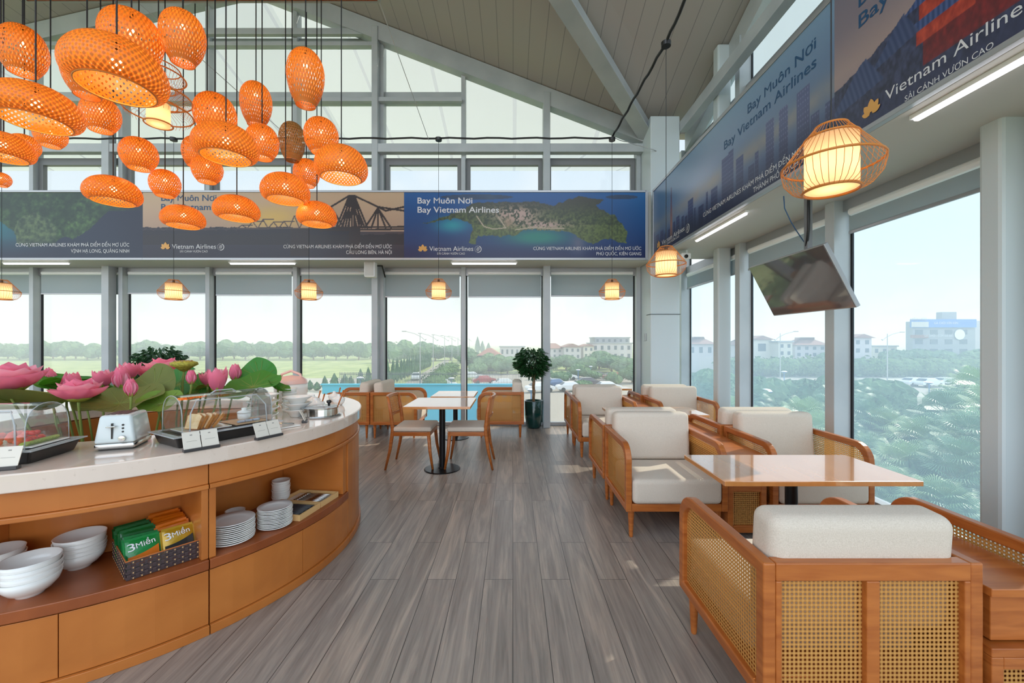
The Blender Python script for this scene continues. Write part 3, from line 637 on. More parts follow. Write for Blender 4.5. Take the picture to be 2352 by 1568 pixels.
def banner_back(pa, pb, fn, label):
    Y = 6.3; x0, x1 = bx(pa, Y), bx(pb, Y); z0, z1 = 2.705, 3.735
    t = thing('advertising_banner', label, 'banner', ((x0 + x1) / 2, Y, z0))
    MB().box(x0, x1, Y + .002, Y + .03, z0, z1).build('board', M['alu'], t)
    fr = MB().box(x0, x1, Y - .012, Y + .028, z1 - .012, z1 + .02).box(x0, x1, Y - .012, Y + .028, z0 - .022, z0 + .012)
    if pb > 1400: fr.box(x1 - .012, x1 + .03, Y - .012, Y + .028, z0 - .022, z1 + .02)
    fr.build('edge_trim', M['alu'], t, bevel=.003)
    W = x1 - x0; paint_mesh('printed_picture', fn, (x0, Y, z0 + .012), (W, 0, 0), (0, 0, z1 - z0 - .024), int(W * 120), 124, t); return t
b1 = banner_back(-227, 328, pic_halong, 'printed banner of a dark green limestone island in teal water')
b2 = banner_back(328, 928, pic_bridge, 'printed banner of an iron truss bridge over a river at dusk')
b3 = banner_back(928, 1484, pic_island, 'blue aerial island banner, rightmost on the back wall')
LINE = 'CÙNG VIETNAM AIRLINES KHÁM PHÁ ĐIỂM ĐẾN MƠ ƯỚC'; W_ = M['txt_white']; B_ = M['txt_blue']
btext(LINE, 36, 297, 566, 8, W_, b1); btext('VỊNH HẠ LONG, QUẢNG NINH', 163, 297, 580, 8, W_, b1)
btext('Bay Muôn Nơi', 370, 497, 461, 14, B_, b2, bold=.01); btext('Bay Vietnam Airlines', 370, 562, 482, 14, B_, b2, bold=.01)
btext(LINE, 651, 900, 570, 8, W_, b2); btext('CẦU LONG BIÊN, HÀ NỘI', 795, 900, 583, 8, W_, b2)
btext('Bay Muôn Nơi', 959, 1085, 467, 13.5, W_, b3, bold=.012); btext('Bay Vietnam Airlines', 959, 1146, 488, 13.5, W_, b3, bold=.012)
btext(LINE, 1225, 1473, 574, 7.5, W_, b3); btext('PHÚ QUỐC, KIÊN GIANG', 1370, 1473, 586, 7.5, W_, b3)
for bb, dx, dy in ((b3, 0, 0), (b2, -591, -5)):
    btext('Vietnam Airlines', 986 + dx, 1087 + dx, 576 + dy, 10.5, W_, bb); btext('SẢI CÁNH VƯƠN CAO', 1004 + dx, 1068 + dx, 583.5 + dy + 1, 4.8, W_, bb)
    lotus_logo(bb, bframe(971 + dx, 577 + dy, 6.2970), 26 * 6.285 / F); round_emblem(bb, bframe(1098 + dx, 572 + dy, 6.2970), 8 * 6.285 / F)
def banner_right(ya, yb, fn, label):
    X = 2.13; z0, z1 = 2.70, 3.70; t = thing('advertising_banner', label, 'banner', (X, (ya + yb) / 2, z0))
    MB().box(X, X + .03, yb, ya, z0, z1).build('board', M['alu'], t)
    fr = MB().box(X - .012, X + .03, yb, ya, z1 - .01, z1 + .03).box(X - .012, X + .03, yb, ya, z0 - .02, z0 + .01)
    if ya > 5: fr.box(X - .012, X + .03, ya - .012, ya + .02, z0 - .02, z1 + .03)
    fr.build('edge_trim', M['alu'], t, bevel=.003)
    paint_mesh('printed_picture', fn, (X - .004, ya, z0 + .01), (0, yb - ya, 0), (0, 0, z1 - z0 - .02), 720, 150, t); return t
b4 = banner_right(6.19, 2.706, pic_city, 'printed banner of a hazy blue city skyline on the side wall')
b5 = banner_right(2.706, -.9, pic_temple, 'printed banner with a red pagoda, nearest the camera on the side wall')
rtext('Bay Muôn Nơi', (1717, 262), 1874, .083, B_, b4, bold=.01); rtext('Bay Vietnam Airlines', (1663, 344.5), 1875, .083, B_, b4, bold=.01)
rtext(LINE, (1615, 499), 1876, .046, W_, b4); rtext('THÀNH PHỐ HỒ CHÍ MINH', (1730, 443), 1876, .046, W_, b4)
rtext('Vietnam Airlines', (1520, 563), 1572, .064, W_, b4); rtext('SẢI CÁNH VƯƠN CAO', (1526, 566), 1560, .03, W_, b4)
rtext('Bay Muôn Nơi', (1972, 18), 2366, .083, B_, b5, bold=.01); rtext('Bay Vietnam Airlines', (1972, 66), 2763, .083, B_, b5, bold=.01)
rtext('Vietnam Airlines', (2033, 233), 2375, .062, W_, b5); rtext('SẢI CÁNH VƯƠN CAO', (2078, 234), 2282, .03, W_, b5)
def rfr(x, y): q = rpt(x, y); return Matrix(((0, 0, -1, q.x), (-1, 0, 0, q.y), (0, 1, 0, q.z), (0, 0, 0, 1)))
lotus_logo(b5, rfr(2001, 263), .15); lotus_logo(b4, rfr(1513, 568), .16); round_emblem(b4, rfr(1579, 524), .055)

# ---------------------------------------------------------------- armchairs (front faces local -Y)
AW, AD = .73, .69
def arm_outline(ins):
    y0, y1, z0, z1 = -AD / 2 + ins, AD / 2 - ins, .20 + ins, .68 - ins; r = .13 - ins * .6; pts = [(y1, z0), (y1, z1)]
    for i in range(9):
        t = PI / 2 + PI / 2 * i / 8; pts.append((y0 + r + r * math.cos(t), z1 - r + r * math.sin(t)))
    pts.append((y0, z0)); return pts
def make_armchair():
    t = thing('lounge_armchair', 'proto', 'armchair')
    for s in (-1, 1):
        xo, xi = s * AW / 2, s * (AW / 2 - .042)
        m = MB(); m.ring(arm_outline(0), arm_outline(.045), lambda p, k: ((xo if k == (0 if s < 0 else 1) else xi), p[0], p[1]))
        m.build('arm_frame', M['wood'], t, local=True, bevel=.006, seg=3)
        pts = arm_outline(.04); xm = (xo + xi) / 2; c = MB(); c.add([(xm, p[0], p[1]) for p in pts], [tuple(range(len(pts)))])
        c.build('cane_panel', M['cane'], t, local=True, uv=lambda p: (p.y, p.z))
    y1 = AD / 2; m = MB(); a = AW / 2 - .042
    m.box(-a, a, y1 - .045, y1, .62, .68).box(-a, a, y1 - .04, y1, .20, .255).box(-a, -a + .02, y1 - .04, y1, .255, .62).box(a - .02, a, y1 - .04, y1, .255, .62).box(-.022, .022, y1 - .04, y1, .255, .62)
    m.build('back_frame', M['woodx'], t, local=True, bevel=.004)
    for xa, xb in ((-a + .02, -.022), (.022, a - .02)):
        c = MB(); c.quad((xb, y1 - .02, .255), (xa, y1 - .02, .255), (xa, y1 - .02, .62), (xb, y1 - .02, .62)); c.build('cane_panel', M['cane'], t, local=True, uv=lambda p: (p.x, p.z))
    MB().box(-a, a, -y1 + .005, -y1 + .045, .20, .255).box(-a, a, -y1 + .045, y1 - .045, .235, .25).build('seat_frame', M['woodx'], t, local=True, bevel=.004)
    MB().box(-a + .004, a - .004, -y1 - .02, y1 - .17, .256, .435).build('seat_cushion', M['linen'], t, local=True, bevel=.035, seg=5, smooth=True)
    b = MB(); b.m = Matrix.Translation((0, y1 - .12, .42)) @ Matrix.Rotation(math.radians(-4), 4, 'X'); b.box(-a + .006, a - .006, -.075, .07, 0, .40); b.build('back_cushion', M['linen'], t, local=True, bevel=.045, seg=6, smooth=True)
    for sx_ in (-1, 1):
        for sy_ in (-1, 1):
            l = MB(); l.lathe([(.001, 0), (.012, 0), (.014, .01), (.024, .201), (.001, .201)], 14, (sx_ * (AW / 2 - .05), sy_ * (AD / 2 - .055), 0)); l.build('leg', M['wood'], t, local=True, smooth=False)
    return t
arm0 = make_armchair(); used = [0]
def armchair(cx, cy, rz, label, group):
    o = arm0 if not used[0] else copy_tree(arm0); used[0] = 1
    return place(o, (cx, cy, 0), rz, None, label, group)
XL, XRt = 1.165, 2.205
G = 'lounge armchairs in facing pairs along the side window'
armchair(1.195, 1.70, PI, 'nearest cane armchair, seen from behind at the lower right', G)
armchair(2.235, 1.70, PI, 'cane armchair beside the near window pillar, cut off by the right edge', G)
armchair(XL + .01, 3.27, 0, 'cane armchair facing the camera behind the near table, aisle side', G)
armchair(XRt + .02, 3.27, 0, 'cane armchair facing the camera behind the near table, window side', G)
armchair(XL, 3.98, PI, 'cane armchair turned away, back to back with the aisle chair behind the near table', G)
armchair(XRt, 3.98, PI, 'cane armchair turned away, back to back with the window chair behind the near table', G)
armchair(XL, 5.34, 0, 'cane armchair facing the camera beyond the middle table, aisle side', G)
armchair(XRt - .03, 5.34, 0, 'cane armchair facing the camera beyond the middle table, window side', G)
armchair(XL, 6.05, PI, 'farthest cane armchair by the back window, aisle side, turned away', G)
armchair(XRt - .06, 6.05, PI, 'farthest cane armchair in front of the corner column, turned away', G)
G2 = 'lounge armchairs by the back window'
armchair(-1.755, 6.38, PI / 2, 'cane armchair facing right behind the left wooden side chair', G2)
armchair(-2.455, 6.38, -PI / 2, 'cane armchair facing left just beyond the buffet end', G2)
armchair(-.18, 6.42, -PI / 2, 'cane armchair facing left beside the green plant pot', G2)

# consoles between the chairs
def console(y0, y1, x0, x1, label):
    t = thing('side_console', label, 'console', ((x0 + x1) / 2, (y0 + y1) / 2, 0), group='wooden consoles between armchairs')
    MB().box(x0, x1, y0, y1, .572, .60).build('top', M['woodx'], t, bevel=.003)
    MB().box(x0 + .03, x1 - .03, y0 + .03, y1 - .03, .41, .571).build('drawer_box', M['wood'], t, bevel=.003)
    c = MB(); n = 1
    c.box(x0, x1, y0 + .0, y1, .375, .405)
    for ys in (y0, y1 - .035):
        c.box(x0, x0 + .04, ys, ys + .035, .04, .375); c.box(x1 - .04, x1, ys, ys + .035, .04, .375); c.box(x0 + .04, x1 - .04, ys, ys + .035, .335, .375); c.box(x0 + .04, x1 - .04, ys, ys + .035, .04, .09)
    c.box(x0 + .002, x0 + .02, y0 + .035, y1 - .035, .04, .375).box(x1 - .02, x1 - .002, y0 + .035, y1 - .035, .04, .375).box(x0 + .02, x1 - .02, y0 + .035, y1 - .035, .04, .06)
    c.build('carcass', M['wood'], t, bevel=.003)
    for ys in (y0 + .018, y1 - .018):
        q = MB(); q.quad((x0 + .04, ys, .09), (x1 - .04, ys, .09), (x1 - .04, ys, .335), (x0 + .04, ys, .335)); q.build('cane_panel', M['cane'], t, uv=lambda p: (p.x, p.z))
    for xs in (x0 + .03, x1 - .06):
        for ys in (y0 + .02, y1 - .05): MB().box(xs, xs + .03, ys, ys + .03, 0, .041).build('foot', M['wood'], t)
console(1.345, 2.03, 1.575, 1.855, 'wooden console beside the nearest armchair'); console(2.95, 4.31, 1.55, 1.83, 'wooden console with cane front seen under the near table'); console(5.0, 6.38, 1.55, 1.79, 'wooden console between the far armchairs by the corner column')

# tables
def table(x0, x1, y0, y1, zt, label, group, base_r=.2, col=None):
    cx, cy = (x0 + x1) / 2, (y0 + y1) / 2; t = thing('cafe_table', label, 'table', (cx, cy, 0), group=group)
    MB().box(x0, x1, y0, y1, zt - .028, zt).build('table_top', M['ttop'], t, bevel=.003)
    m = MB(); m.lathe([(.001, .0), (base_r, .0), (base_r, .006), (base_r - .01, .010), (.05, .014), (.034, .03), (.034, zt - .045), (.001, zt - .045)], 40, (cx, cy, 0)); m.build('pedestal', M['blackm'], t, smooth=False)
    MB().box(cx - .14, cx + .14, cy - .14, cy + .14, zt - .045, zt - .029).build('bracket', M['blackm'], t)
M['ttop'] = noisy(mat('varnished_top', (214, 146, 84), .2, Coat_Weight=1.0, Coat_IOR=2.3, Coat_Roughness=.05), (206, 136, 74), (216, 146, 82), (9, 1.2, 1), 2.2, 5, .3, .7, dist=.5)
GT = 'low tables between armchairs'
table(1.155, 2.24, 2.23, 2.76, .655, 'large glossy wooden table behind the nearest armchair', GT, .25)
table(1.05, 2.06, 4.28, 4.82, .655, 'glossy wooden table in the middle of the window row', GT, .22)
table(1.22, 1.87, 6.42, 6.72, .69, 'small wooden table against the back window by the corner column', GT, .15)
table(-1.16, -.55, 5.76, 6.42, .655, 'low wooden table between the armchairs by the back window', GT, .2)
table(-1.14, -.44, 4.23, 4.93, .75, 'square dining table between two wooden side chairs', None, .2)

# dining chairs (front faces local -Y)
def make_side_chair():
    t = thing('dining_chair', 'proto', 'chair')
    for s in (-1, 1):
        l = MB(); l.tube([(s * .225, -.255, 0), (s * .205, -.22, .2), (s * .195, -.2, .42)], [.012, .018, .022], 10); l.build('leg', M['wood'], t, local=True, smooth=True)
        l = MB(); l.tube([(s * .215, .275, 0), (s * .205, .225, .22), (s * .2, .195, .44), (s * .202, .215, .62), (s * .205, .245, .80)], [.012, .018, .023, .02, .015], 10); l.build('rear_post', M['wood'], t, local=True, smooth=True)
    m = MB(); m.box(-.215, .215, -.225, -.195, .375, .42).box(-.2, .2, .18, .21, .375, .42).box(-.215, -.19, -.2, .19, .375, .42).box(.19, .215, -.2, .19, .375, .42); m.build('seat_frame', M['wood'], t, local=True, bevel=.006)
    MB().box(-.222, .222, -.235, .19, .421, .475).build('seat_cushion', M['linen'], t, local=True, bevel=.022, seg=4, smooth=True)
    def arcx(x, z): return .225 + (z - .62) * .16 + .035 * (1 - (x / .2) ** 2)
    for z0, z1, nm in ((.785, .815, 'top_rail'), (.575, .60, 'lower_rail')):
        m = MB(); n = 14
        for i in range(n):
            xa, xb = -.2 + .4 * i / n, -.2 + .4 * (i + 1) / n; m.hexa([(xa, arcx(xa, z0) - .012, z0), (xb, arcx(xb, z0) - .012, z0), (xb, arcx(xb, z0) + .012, z0), (xa, arcx(xa, z0) + .012, z0), (xa, arcx(xa, z1) - .012, z1), (xb, arcx(xb, z1) - .012, z1), (xb, arcx(xb, z1) + .012, z1), (xa, arcx(xa, z1) + .012, z1)])
        m.build(nm, M['woodx'], t, local=True)
    m = MB()
    for k in range(15):
        z = .605 + k * .0125; m.tube([(x, arcx(x, z), z) for x in np.linspace(-.195, .195, 9)], .0042, 6)
    m.build('slat_panel', M['bamboo'], t, local=True, smooth=True)
    return t
ch = make_side_chair(); G3 = 'wooden side chairs at the dining table'
place(ch, (-1.14, 4.75, 0), PI / 2 , None, 'wooden side chair at the left of the square dining table, facing right', G3)
place(copy_tree(ch), (-.50, 4.75, 0), -PI / 2, None, 'wooden side chair at the right of the square dining table, facing left', G3)

# ---------------------------------------------------------------- potted trees
def leaf_cloud(m, c, rx, rz_, n, size, rnd, shell=.55):
    for i in range(n):
        d = Vector((rnd.gauss(0, 1), rnd.gauss(0, 1), rnd.gauss(0, 1))).normalized(); k = shell + (1 - shell) * rnd.random(); bump = 1 + .12 * math.sin(d.x * 7 + d.z * 5) * math.cos(d.y * 6)
        p = Vector(c) + Vector((d.x * rx, d.y * rx, d.z * rz_)) * k * bump
        down = (Vector((d.x, d.y, -.55 + rnd.random() * .5))).normalized(); side = down.cross(Vector((rnd.gauss(0, 1), rnd.gauss(0, 1), rnd.gauss(0, 1)))).normalized(); L = size * (.7 + .6 * rnd.random()); nrm = side.cross(down).normalized()
        m.add([p, p + down * L * .45 + side * L * .26 + nrm * L * .06, p + down * L, p + down * L * .45 - side * L * .26 + nrm * L * .06], [(0, 1, 2), (0, 2, 3)])
def potted_tree(loc, label, zc, r, pot, rnd):
    t = thing('potted_ficus', label, 'plant', loc, group='potted ficus trees')
    if pot:
        m = MB(); m.lathe([(.001, 0), (.10, 0), (.12, .03), (.148, .20), (.157, .45), (.147, .456), (.138, .44), (.135, .41), (.001, .41)], 36, loc); m.build('pot', M['pot'], t, smooth=True)
        m = MB(); m.lathe([(.001, .412), (.134, .412), (.134, .42), (.001, .425)], 24, loc); m.build('soil', M['soil'], t)
    else:
        m = MB(); m.lathe([(.001, 0), (.13, 0), (.17, .35), (.17, .5), (.001, .5)], 24, loc); m.build('pot', M['pot'], t, smooth=True)
    x, y, z = loc; m = MB()
    for k in range(3):
        a = k * 2.1; m.tube([(x + .014 * math.cos(a + q * 5), y + .014 * math.sin(a + q * 5), z + .41 + (zc - .25 - .41) * q) if q < 1 else (x + .09 * math.cos(a), y + .09 * math.sin(a), zc - .05) for q in (0, .2, .4, .6, .8, .95, 1)], .014, 8)
    m.build('trunk', M['bark'], t, smooth=True)
    m = MB(); leaf_cloud(m, (x - .03, y - .02, zc), r, r * .92, 1700, .075, rnd, .45); m.build('foliage', M['ficus'], t)
potted_tree((.345, 6.80, 0), 'round ficus tree in a glossy dark green pot by the back window', 1.09, .27, True, R)
potted_tree((-5.52, 6.45, 0), 'bushy ficus behind the lotus flowers at the left window', 1.03, .36, False, R)

# ---------------------------------------------------------------- buffet island
CX, CY, CR = -2.54, 2.85, 1.375; C = (CX, CY)
def dg_(a): return math.radians(a)
units = [(-80.5, -39, True, 'open buffet cabinet holding the noodle basket and large bowls'), (-39, 2, True, 'open buffet cabinet holding the plate stacks and cutlery trays')]
a = 2
for k in range(6): units.append((a, a + 39.58, False, None)); a += 39.58
names_closed = ['closed curved buffet cabinet at the right end of the island', 'closed curved buffet cabinet on the window side, behind the soup pot', 'closed curved buffet cabinet on the window side behind the lotus', 'closed curved buffet cabinet on the far left window side', 'closed curved buffet cabinet at the far left of the island', 'closed curved buffet cabinet at the left, before the bowls cabinet']
for k, (a0, a1, op, lab) in enumerate(units):
    am = dg_((a0 + a1) / 2); t = thing('buffet_cabinet', lab or names_closed[k - 2], 'cabinet', (CX + 1.1 * math.cos(am), CY + 1.1 * math.sin(am), 0), group='curved cabinets of the buffet island')
    A0, A1 = dg_(a0 + .08), dg_(a1 - .08); g = .05
    MB().arc(C, .84, CR + .012, 0, .045, A0, A1).build('plinth', M['cabinet'], t, bevel=.002)
    mid = (a0 + a1) / 2
    zt = .31 if op else .70
    for (p0, p1) in ((a0 + .12, mid - .06), (mid + .06, a1 - .12)):
        MB().arc(C, CR - .022, CR - .002, .048, zt - .003, dg_(p0), dg_(p1)).build('front_panel', M['cabinet'], t, bevel=.0015)
    if op:
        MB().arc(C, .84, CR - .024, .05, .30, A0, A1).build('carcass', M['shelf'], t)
        MB().arc(C, .84, CR + .004, .312, .36, A0, A1).build('shelf_board', M['shelf'], t, bevel=.004)
        MB().arc(C, .84, .945, .362, .70, A0, A1).build('back_panel', M['cabinet'], t)
        e = dg_(1.15)
        MB().arc(C, .947, CR - .012, .362, .70, A0, A0 + e, 2).build('side_panel', M['cabinet'], t)
        MB().arc(C, .947, CR - .012, .362, .70, A1 - (e if k == 0 else e * 2.2), A1, 2).build('side_panel', M['cabinet'], t)
    else:
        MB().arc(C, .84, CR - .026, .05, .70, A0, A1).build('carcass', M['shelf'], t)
    m = MB().arc(C, .84, CR - .01, .725, .82, A0, A1); m.build('apron', M['cabinet'], t, bevel=.002)
    MB().arc(C, .84, CR + .004, .702, .724, A0, A1).build('apron_moulding', M['cabinet'], t, bevel=.004)
ct = MB(); ct.arc(C, .80, CR + .018, .825, .90, 0, 2 * PI, 120)
tag(ct.build('countertop', M['stone'], bevel=.006, seg=3), 'white speckled quartz countertop ring of the buffet island', 'countertop')
m = MB(); m.arc(C, .77, .835, .05, .82, 0, 2 * PI, 80); tag(m.build('inner_skirting', M['cabinet']), 'curved wooden inner wall around the lotus basin', 'panel')
t = thing('lotus_basin', 'dark round basin of soil in the middle of the buffet island', 'basin', (CX, CY, 0))
m = MB(); m.lathe([(.001, 0), (.74, 0), (.765, .62), (.735, .62), (.72, .56), (.001, .56)], 60, (CX, CY, 0)); m.build('tub', M['black'], t)
m = MB(); m.lathe([(.001, .575), (.4, .585), (.722, .565), (.722, .561), (.001, .561)], 40, (CX, CY, 0)); m.build('soil', M['soil'], t)

# ---------------------------------------------------------------- lotus
def petal(m, base, az, L, w, op, curl=.35):
    """petal growing from base; op = opening angle from vertical (radians)"""
    nu, nv = 8, 5; d = Vector((math.cos(az), math.sin(az), 0)); s = Vector((-d.y, d.x, 0)); vs = []; p = Vector(base); ang0 = op * 1.25
    pos = []; cur = Vector(base)
    for i in range(nu + 1):
        u = i / nu; an = ang0 - (curl + op * .35) * u; stp = (d * math.sin(an) + Vector((0, 0, 1)) * math.cos(an)) * (L / nu); nrm = (d * math.cos(an) - Vector((0, 0, 1)) * math.sin(an)); pos.append((cur.copy(), nrm)); cur += stp
    for i in range(nu + 1):
        u = i / nu; ww = w * (math.sin(PI * min(1, u * .88 + .1)) ** .8) * (1 if u < .8 else (1 - u) / .2 * .9 + .1) * .5
        for j in range(nv):
            q = (j / (nv - 1) - .5) * 2; vs.append(pos[i][0] + s * (q * ww) - pos[i][1] * (q * q * ww * .45))
    m.add(vs, [(i * nv + j, i * nv + j + 1, (i + 1) * nv + j + 1, (i + 1) * nv + j) for i in range(nu) for j in range(nv - 1)])
def lotus(px, py, Y, wpx, op, label, tilt=0, nrow=3, green=True, seed=0):
    c = P(px, py, Y); s = wpx * Y / F; rd = random.Random(seed); t = thing('lotus_flower', label, 'flower', (c.x, c.y, c.z), group='pink lotus flowers in the buffet centre')
    # petal length from the wanted width
    L = s * (.62 if op > .9 else .9 if op > .5 else 1.08); w = s * (.66 if op < .5 else .60 if op > .9 else .56); zb = c.z - (L * .5 if op < .9 else L * .2)
    a, b = MB(), MB()
    for row in range(nrow):
        k = 6 if row < nrow - 1 else 5; o_ = op * (1 - .55 * row / max(1, nrow - 1)) if op > .45 else op * (1 - .35 * row / max(1, nrow - 1))
        for i in range(k):
            az = 2 * PI * (i + .5 * row) / k + rd.random() * .3; petal(a if row % 2 == 0 else b, (c.x + .012 * math.cos(az), c.y + .012 * math.sin(az), zb + .004 * row), az, L * (1 - .08 * row) * (.95 + .1 * rd.random()), w, o_ * (.92 + .16 * rd.random()), .35 if op > .9 else .9 if op < .5 else .6)
    a.build('petals', M['petal'], t, smooth=True); b.build('inner_petals', M['petal_in'], t, smooth=True)
    if green:
        g = MB()
        for i in range(5): petal(g, (c.x, c.y, zb - .008), i * PI / 2.5 + .4, L * .52, w * .8, op + .16, .55)
        g.build('sepals', M['calyx'], t, smooth=True)
    base = Vector((c.x + (CX - c.x) * .2, c.y + (CY - c.y) * .2, .57)); mdp = (Vector((c.x, c.y, zb)) + base) / 2 + Vector((rd.uniform(-.03, .03), rd.uniform(-.03, .03), 0))
    st_ = MB().tube([base, mdp, (c.x, c.y, zb - .03), (c.x, c.y, zb + .005)], [.006, .0065, .006, .009], 8); st_.build('stem', M['stem'], t, smooth=True)
flowers = [(25, 884, 2.2, 128, 1.0, 'large open pink lotus at the far left edge'), (112, 866, 3.0, 44, .4, 'small pink lotus bud rising behind the ridged leaf at the left'),
 (163, 882, 2.45, 56, .45, 'round closed pink lotus left of the big open one'), (181, 908, 2.25, 98, 1.05, 'wide open pink lotus hanging low beside the toaster'),
 (237, 868, 2.9, 50, .6, 'half open pink lotus with green sepals between two window posts'), (279, 866, 2.6, 50, .45, 'round pink lotus directly above the toaster'),
 (301, 887, 2.35, 40, .36, 'tall pointed pink bud on a straight stem over the toaster'), (297, 850, 3.15, 50, .6, 'half open pink lotus behind the round one'),
 (331, 852, 3.3, 34, .6, 'small half open pink lotus beside the star shaped one'), (377, 848, 3.05, 74, 1.3, 'flat star shaped open lotus left of the seed pod'),
 (439, 864, 2.7, 31, .36, 'pointed pink bud right of the seed pod'), (477, 868, 2.95, 40, .6, 'half open pink lotus tucked behind the large round one'),
 (499, 871, 2.75, 56, .5, 'large round pink lotus above the bread case'), (540, 853, 3.1, 37, .42, 'round pink lotus bud highest at the right of the bouquet')]
for i, (x, y, Y, w, op, l) in enumerate(flowers): lotus(x, y, Y, w, op, l, seed=i + 3)
# seed pod
c = P(423, 836, 2.75); t = thing('lotus_seed_pod', 'flat yellow green lotus seed pod on a tall stem', 'seed pod', tuple(c))
m = MB(); m.lathe([(.008, -.05), (.02, -.045), (.05, -.02), (.078, -.004), (.074, .012), (.05, .02), (.001, .024)], 26, c); m.build('pod', M['pod'] if 'pod' in M else M['calyx'], t, smooth=True)
m = MB()
for k in range(14): m.ball((c.x + .055 * math.sqrt(k / 14) * math.cos(k * 2.4), c.y + .055 * math.sqrt(k / 14) * math.sin(k * 2.4), c.z + .021), .006, 5)
m.build('seeds', M['bark'], t)
MB().tube([(c.x - .03, c.y, .57), (c.x - .04, c.y + .02, .8), (c.x - .01, c.y, c.z - .12), (c.x, c.y, c.z - .045)], .007, 8).build('stem', M['stem'], t, smooth=True)

def lotus_leaf(px, py, Y, rpx, tilt_az, tilt, label, m_=None, cup=.25, wav=.06, seed=0, sq=1):
    c = P(px, py, Y); r = rpx * Y / F; rd = random.Random(seed); t = thing('lotus_leaf', label, 'leaf', tuple(c), group='lotus leaves in the buffet centre'); n, k = 44, 8; m = MB()
    E_ = Matrix.Translation(c) @ Matrix.Rotation(tilt_az, 4, 'Z') @ Matrix.Rotation(tilt, 4, 'Y'); ph = rd.random() * 6; vs = []
    for i in range(k + 1):
        u = i / k
        for j in range(n):
            a = 2 * PI * j / n; rr = r * u * (1 + .05 * math.sin(3 * a + ph)); z = r * (cup * (u ** 2 - .3) + wav * u * u * math.sin(5 * a + ph) + .05 * u ** 2 * math.sin(2 * a + ph * 2)) + r * .012 * u * math.cos(a * 11) * 1
            vs.append(E_ @ Vector((rr * math.cos(a), rr * math.sin(a) * sq, z)))
    m.add(vs, [(i * n + j, i * n + (j + 1) % n, (i + 1) * n + (j + 1) % n, (i + 1) * n + j) for i in range(k) for j in range(n)]); m.build('blade', m_ or M['leaf'], t, smooth=True)
    bp = E_ @ Vector((0, 0, -.3 * cup * r)); v = MB()
    for j in range(16):
        a = 2 * PI * j / 16; v.tube([E_ @ Vector((r * u * .95 * math.cos(a), r * u * .95 * math.sin(a) * sq, r * (cup * (u * u - .3) + wav * u * u * math.sin(5 * a + ph) + .05 * u * u * math.sin(2 * a + 2 * ph)) - .002)) for u in (.02, .35, .65, .93)], [.0028, .002, .0015, .0008], 5)
    v.build('veins', M['stem'], t, smooth=True)
    b0 = Vector((bp.x + (CX - bp.x) * .15 + rd.uniform(-.05, .05), bp.y + (CY - bp.y) * .15, .57)); MB().tube([b0, (b0 + bp) / 2 + Vector((rd.uniform(-.05, .05), rd.uniform(-.04, .04), 0)), bp - Vector((0, 0, .05)), bp], .006, 8).build('stem', M['stem'], t, smooth=True)
LO = M['leaf_olive']
leaves = [(120, 884, 2.9, 62, .3, .45, 'bright green lotus leaf pointing left beside the round closed flower', None, .2), (185, 872, 3.0, 60, 2.0, .35, 'ridged dark green lotus leaf spanning the left flowers', None, -.35),
 (60, 918, 2.35, 128, 1.2, .12, 'very large olive lotus leaf at the far left, above the tomato case', LO, .18), (150, 912, 2.6, 56, 4.4, .55, 'mid green lotus leaf behind the low open flower', None, .25),
 (275, 922, 2.45, 78, -1.4, .28, 'big olive lotus leaf above the toaster', LO, .2), (350, 888, 2.65, 56, -1.7, .95, 'olive lotus leaf shown face on behind the pointed bud', LO, .12),
 (408, 880, 2.9, 46, 4.6, 1.0, 'upright fan shaped lotus leaf left of the seed pod stem', None, .2), (367, 925, 2.5, 42, -1.2, .5, 'light green lotus leaf left of the bread case', M['leaf_light'] if 'leaf_light' in M else LO, .3),
 (460, 888, 3.0, 42, 4.5, .8, 'dark green lotus leaf behind the pointed bud', None, .2), (580, 886, 2.9, 62, 4.5, .42, 'broad green lotus leaf over the right end of the bread case', None, .12),
 (592, 864, 3.15, 44, 4.7, .95, 'upright pleated lotus leaf beside the rice cooker', None, .25), (640, 891, 2.95, 26, .2, .5, 'small folded lotus leaf at the right tip of the bouquet', None, .4),
 (235, 892, 3.2, 40, 1.0, .5, 'small dark lotus leaf low behind the half open flower', None, .3), (505, 900, 3.1, 44, 2.0, .3, 'shaded olive lotus leaf under the large round flower', LO, .2)]
for i, (x, y, Y, r, az, tl, l, mm, cup) in enumerate(leaves): lotus_leaf(x, y, Y, r, az, tl, l, mm, cup, seed=i)

# ---------------------------------------------------------------- crockery
def bowl_prof(r, h, foot=.45, th=.004):
    o = [(r * foot, 0), (r * foot, h * .08), (r * .72, h * .28), (r * .92, h * .6), (r, h)]; i = [(r - th, h), (r * .92 - th, h * .62), (r * .7 - th, h * .34), (r * .35, h * .16), (.001, h * .13)]
    return [(.001, .0)] + o + i
def plate_prof(r): return [(.001, 0), (r * .6, 0), (r * .66, .004), (r, .016), (r - .002, .019), (r * .7, .009), (r * .62, .006), (.001, .006)]
def stack(name, cat, prof, loc, n, dz, group, word, seg=36, mate=None, tilt=0):
    m = MB(); m.lathe(prof, seg, loc); first = m.build(name, mate or M['white'], smooth=True, origin=loc)
    for k in range(n):
        o = first if k == 0 else first.copy()
        if k: COL.objects.link(o)
        o.location = (loc[0] + (k % 3 - 1) * .0012, loc[1] + ((k * 2) % 3 - 1) * .0012, loc[2] + k * dz)
        pos = 'bottom' if k == 0 else 'top' if k == n - 1 else ('second from the bottom' if k == 1 else 'number %d from the bottom' % (k + 1)); tag(o, ('%s, %s of its stack' % (word, pos)), cat, group)
GB = 'large white bowls in the open cabinet'
stack('serving_bowl', 'bowl', bowl_prof(.094, .078), (-2.02, 1.715, .36), 4, .024, GB, 'large white bowl in the front pile')
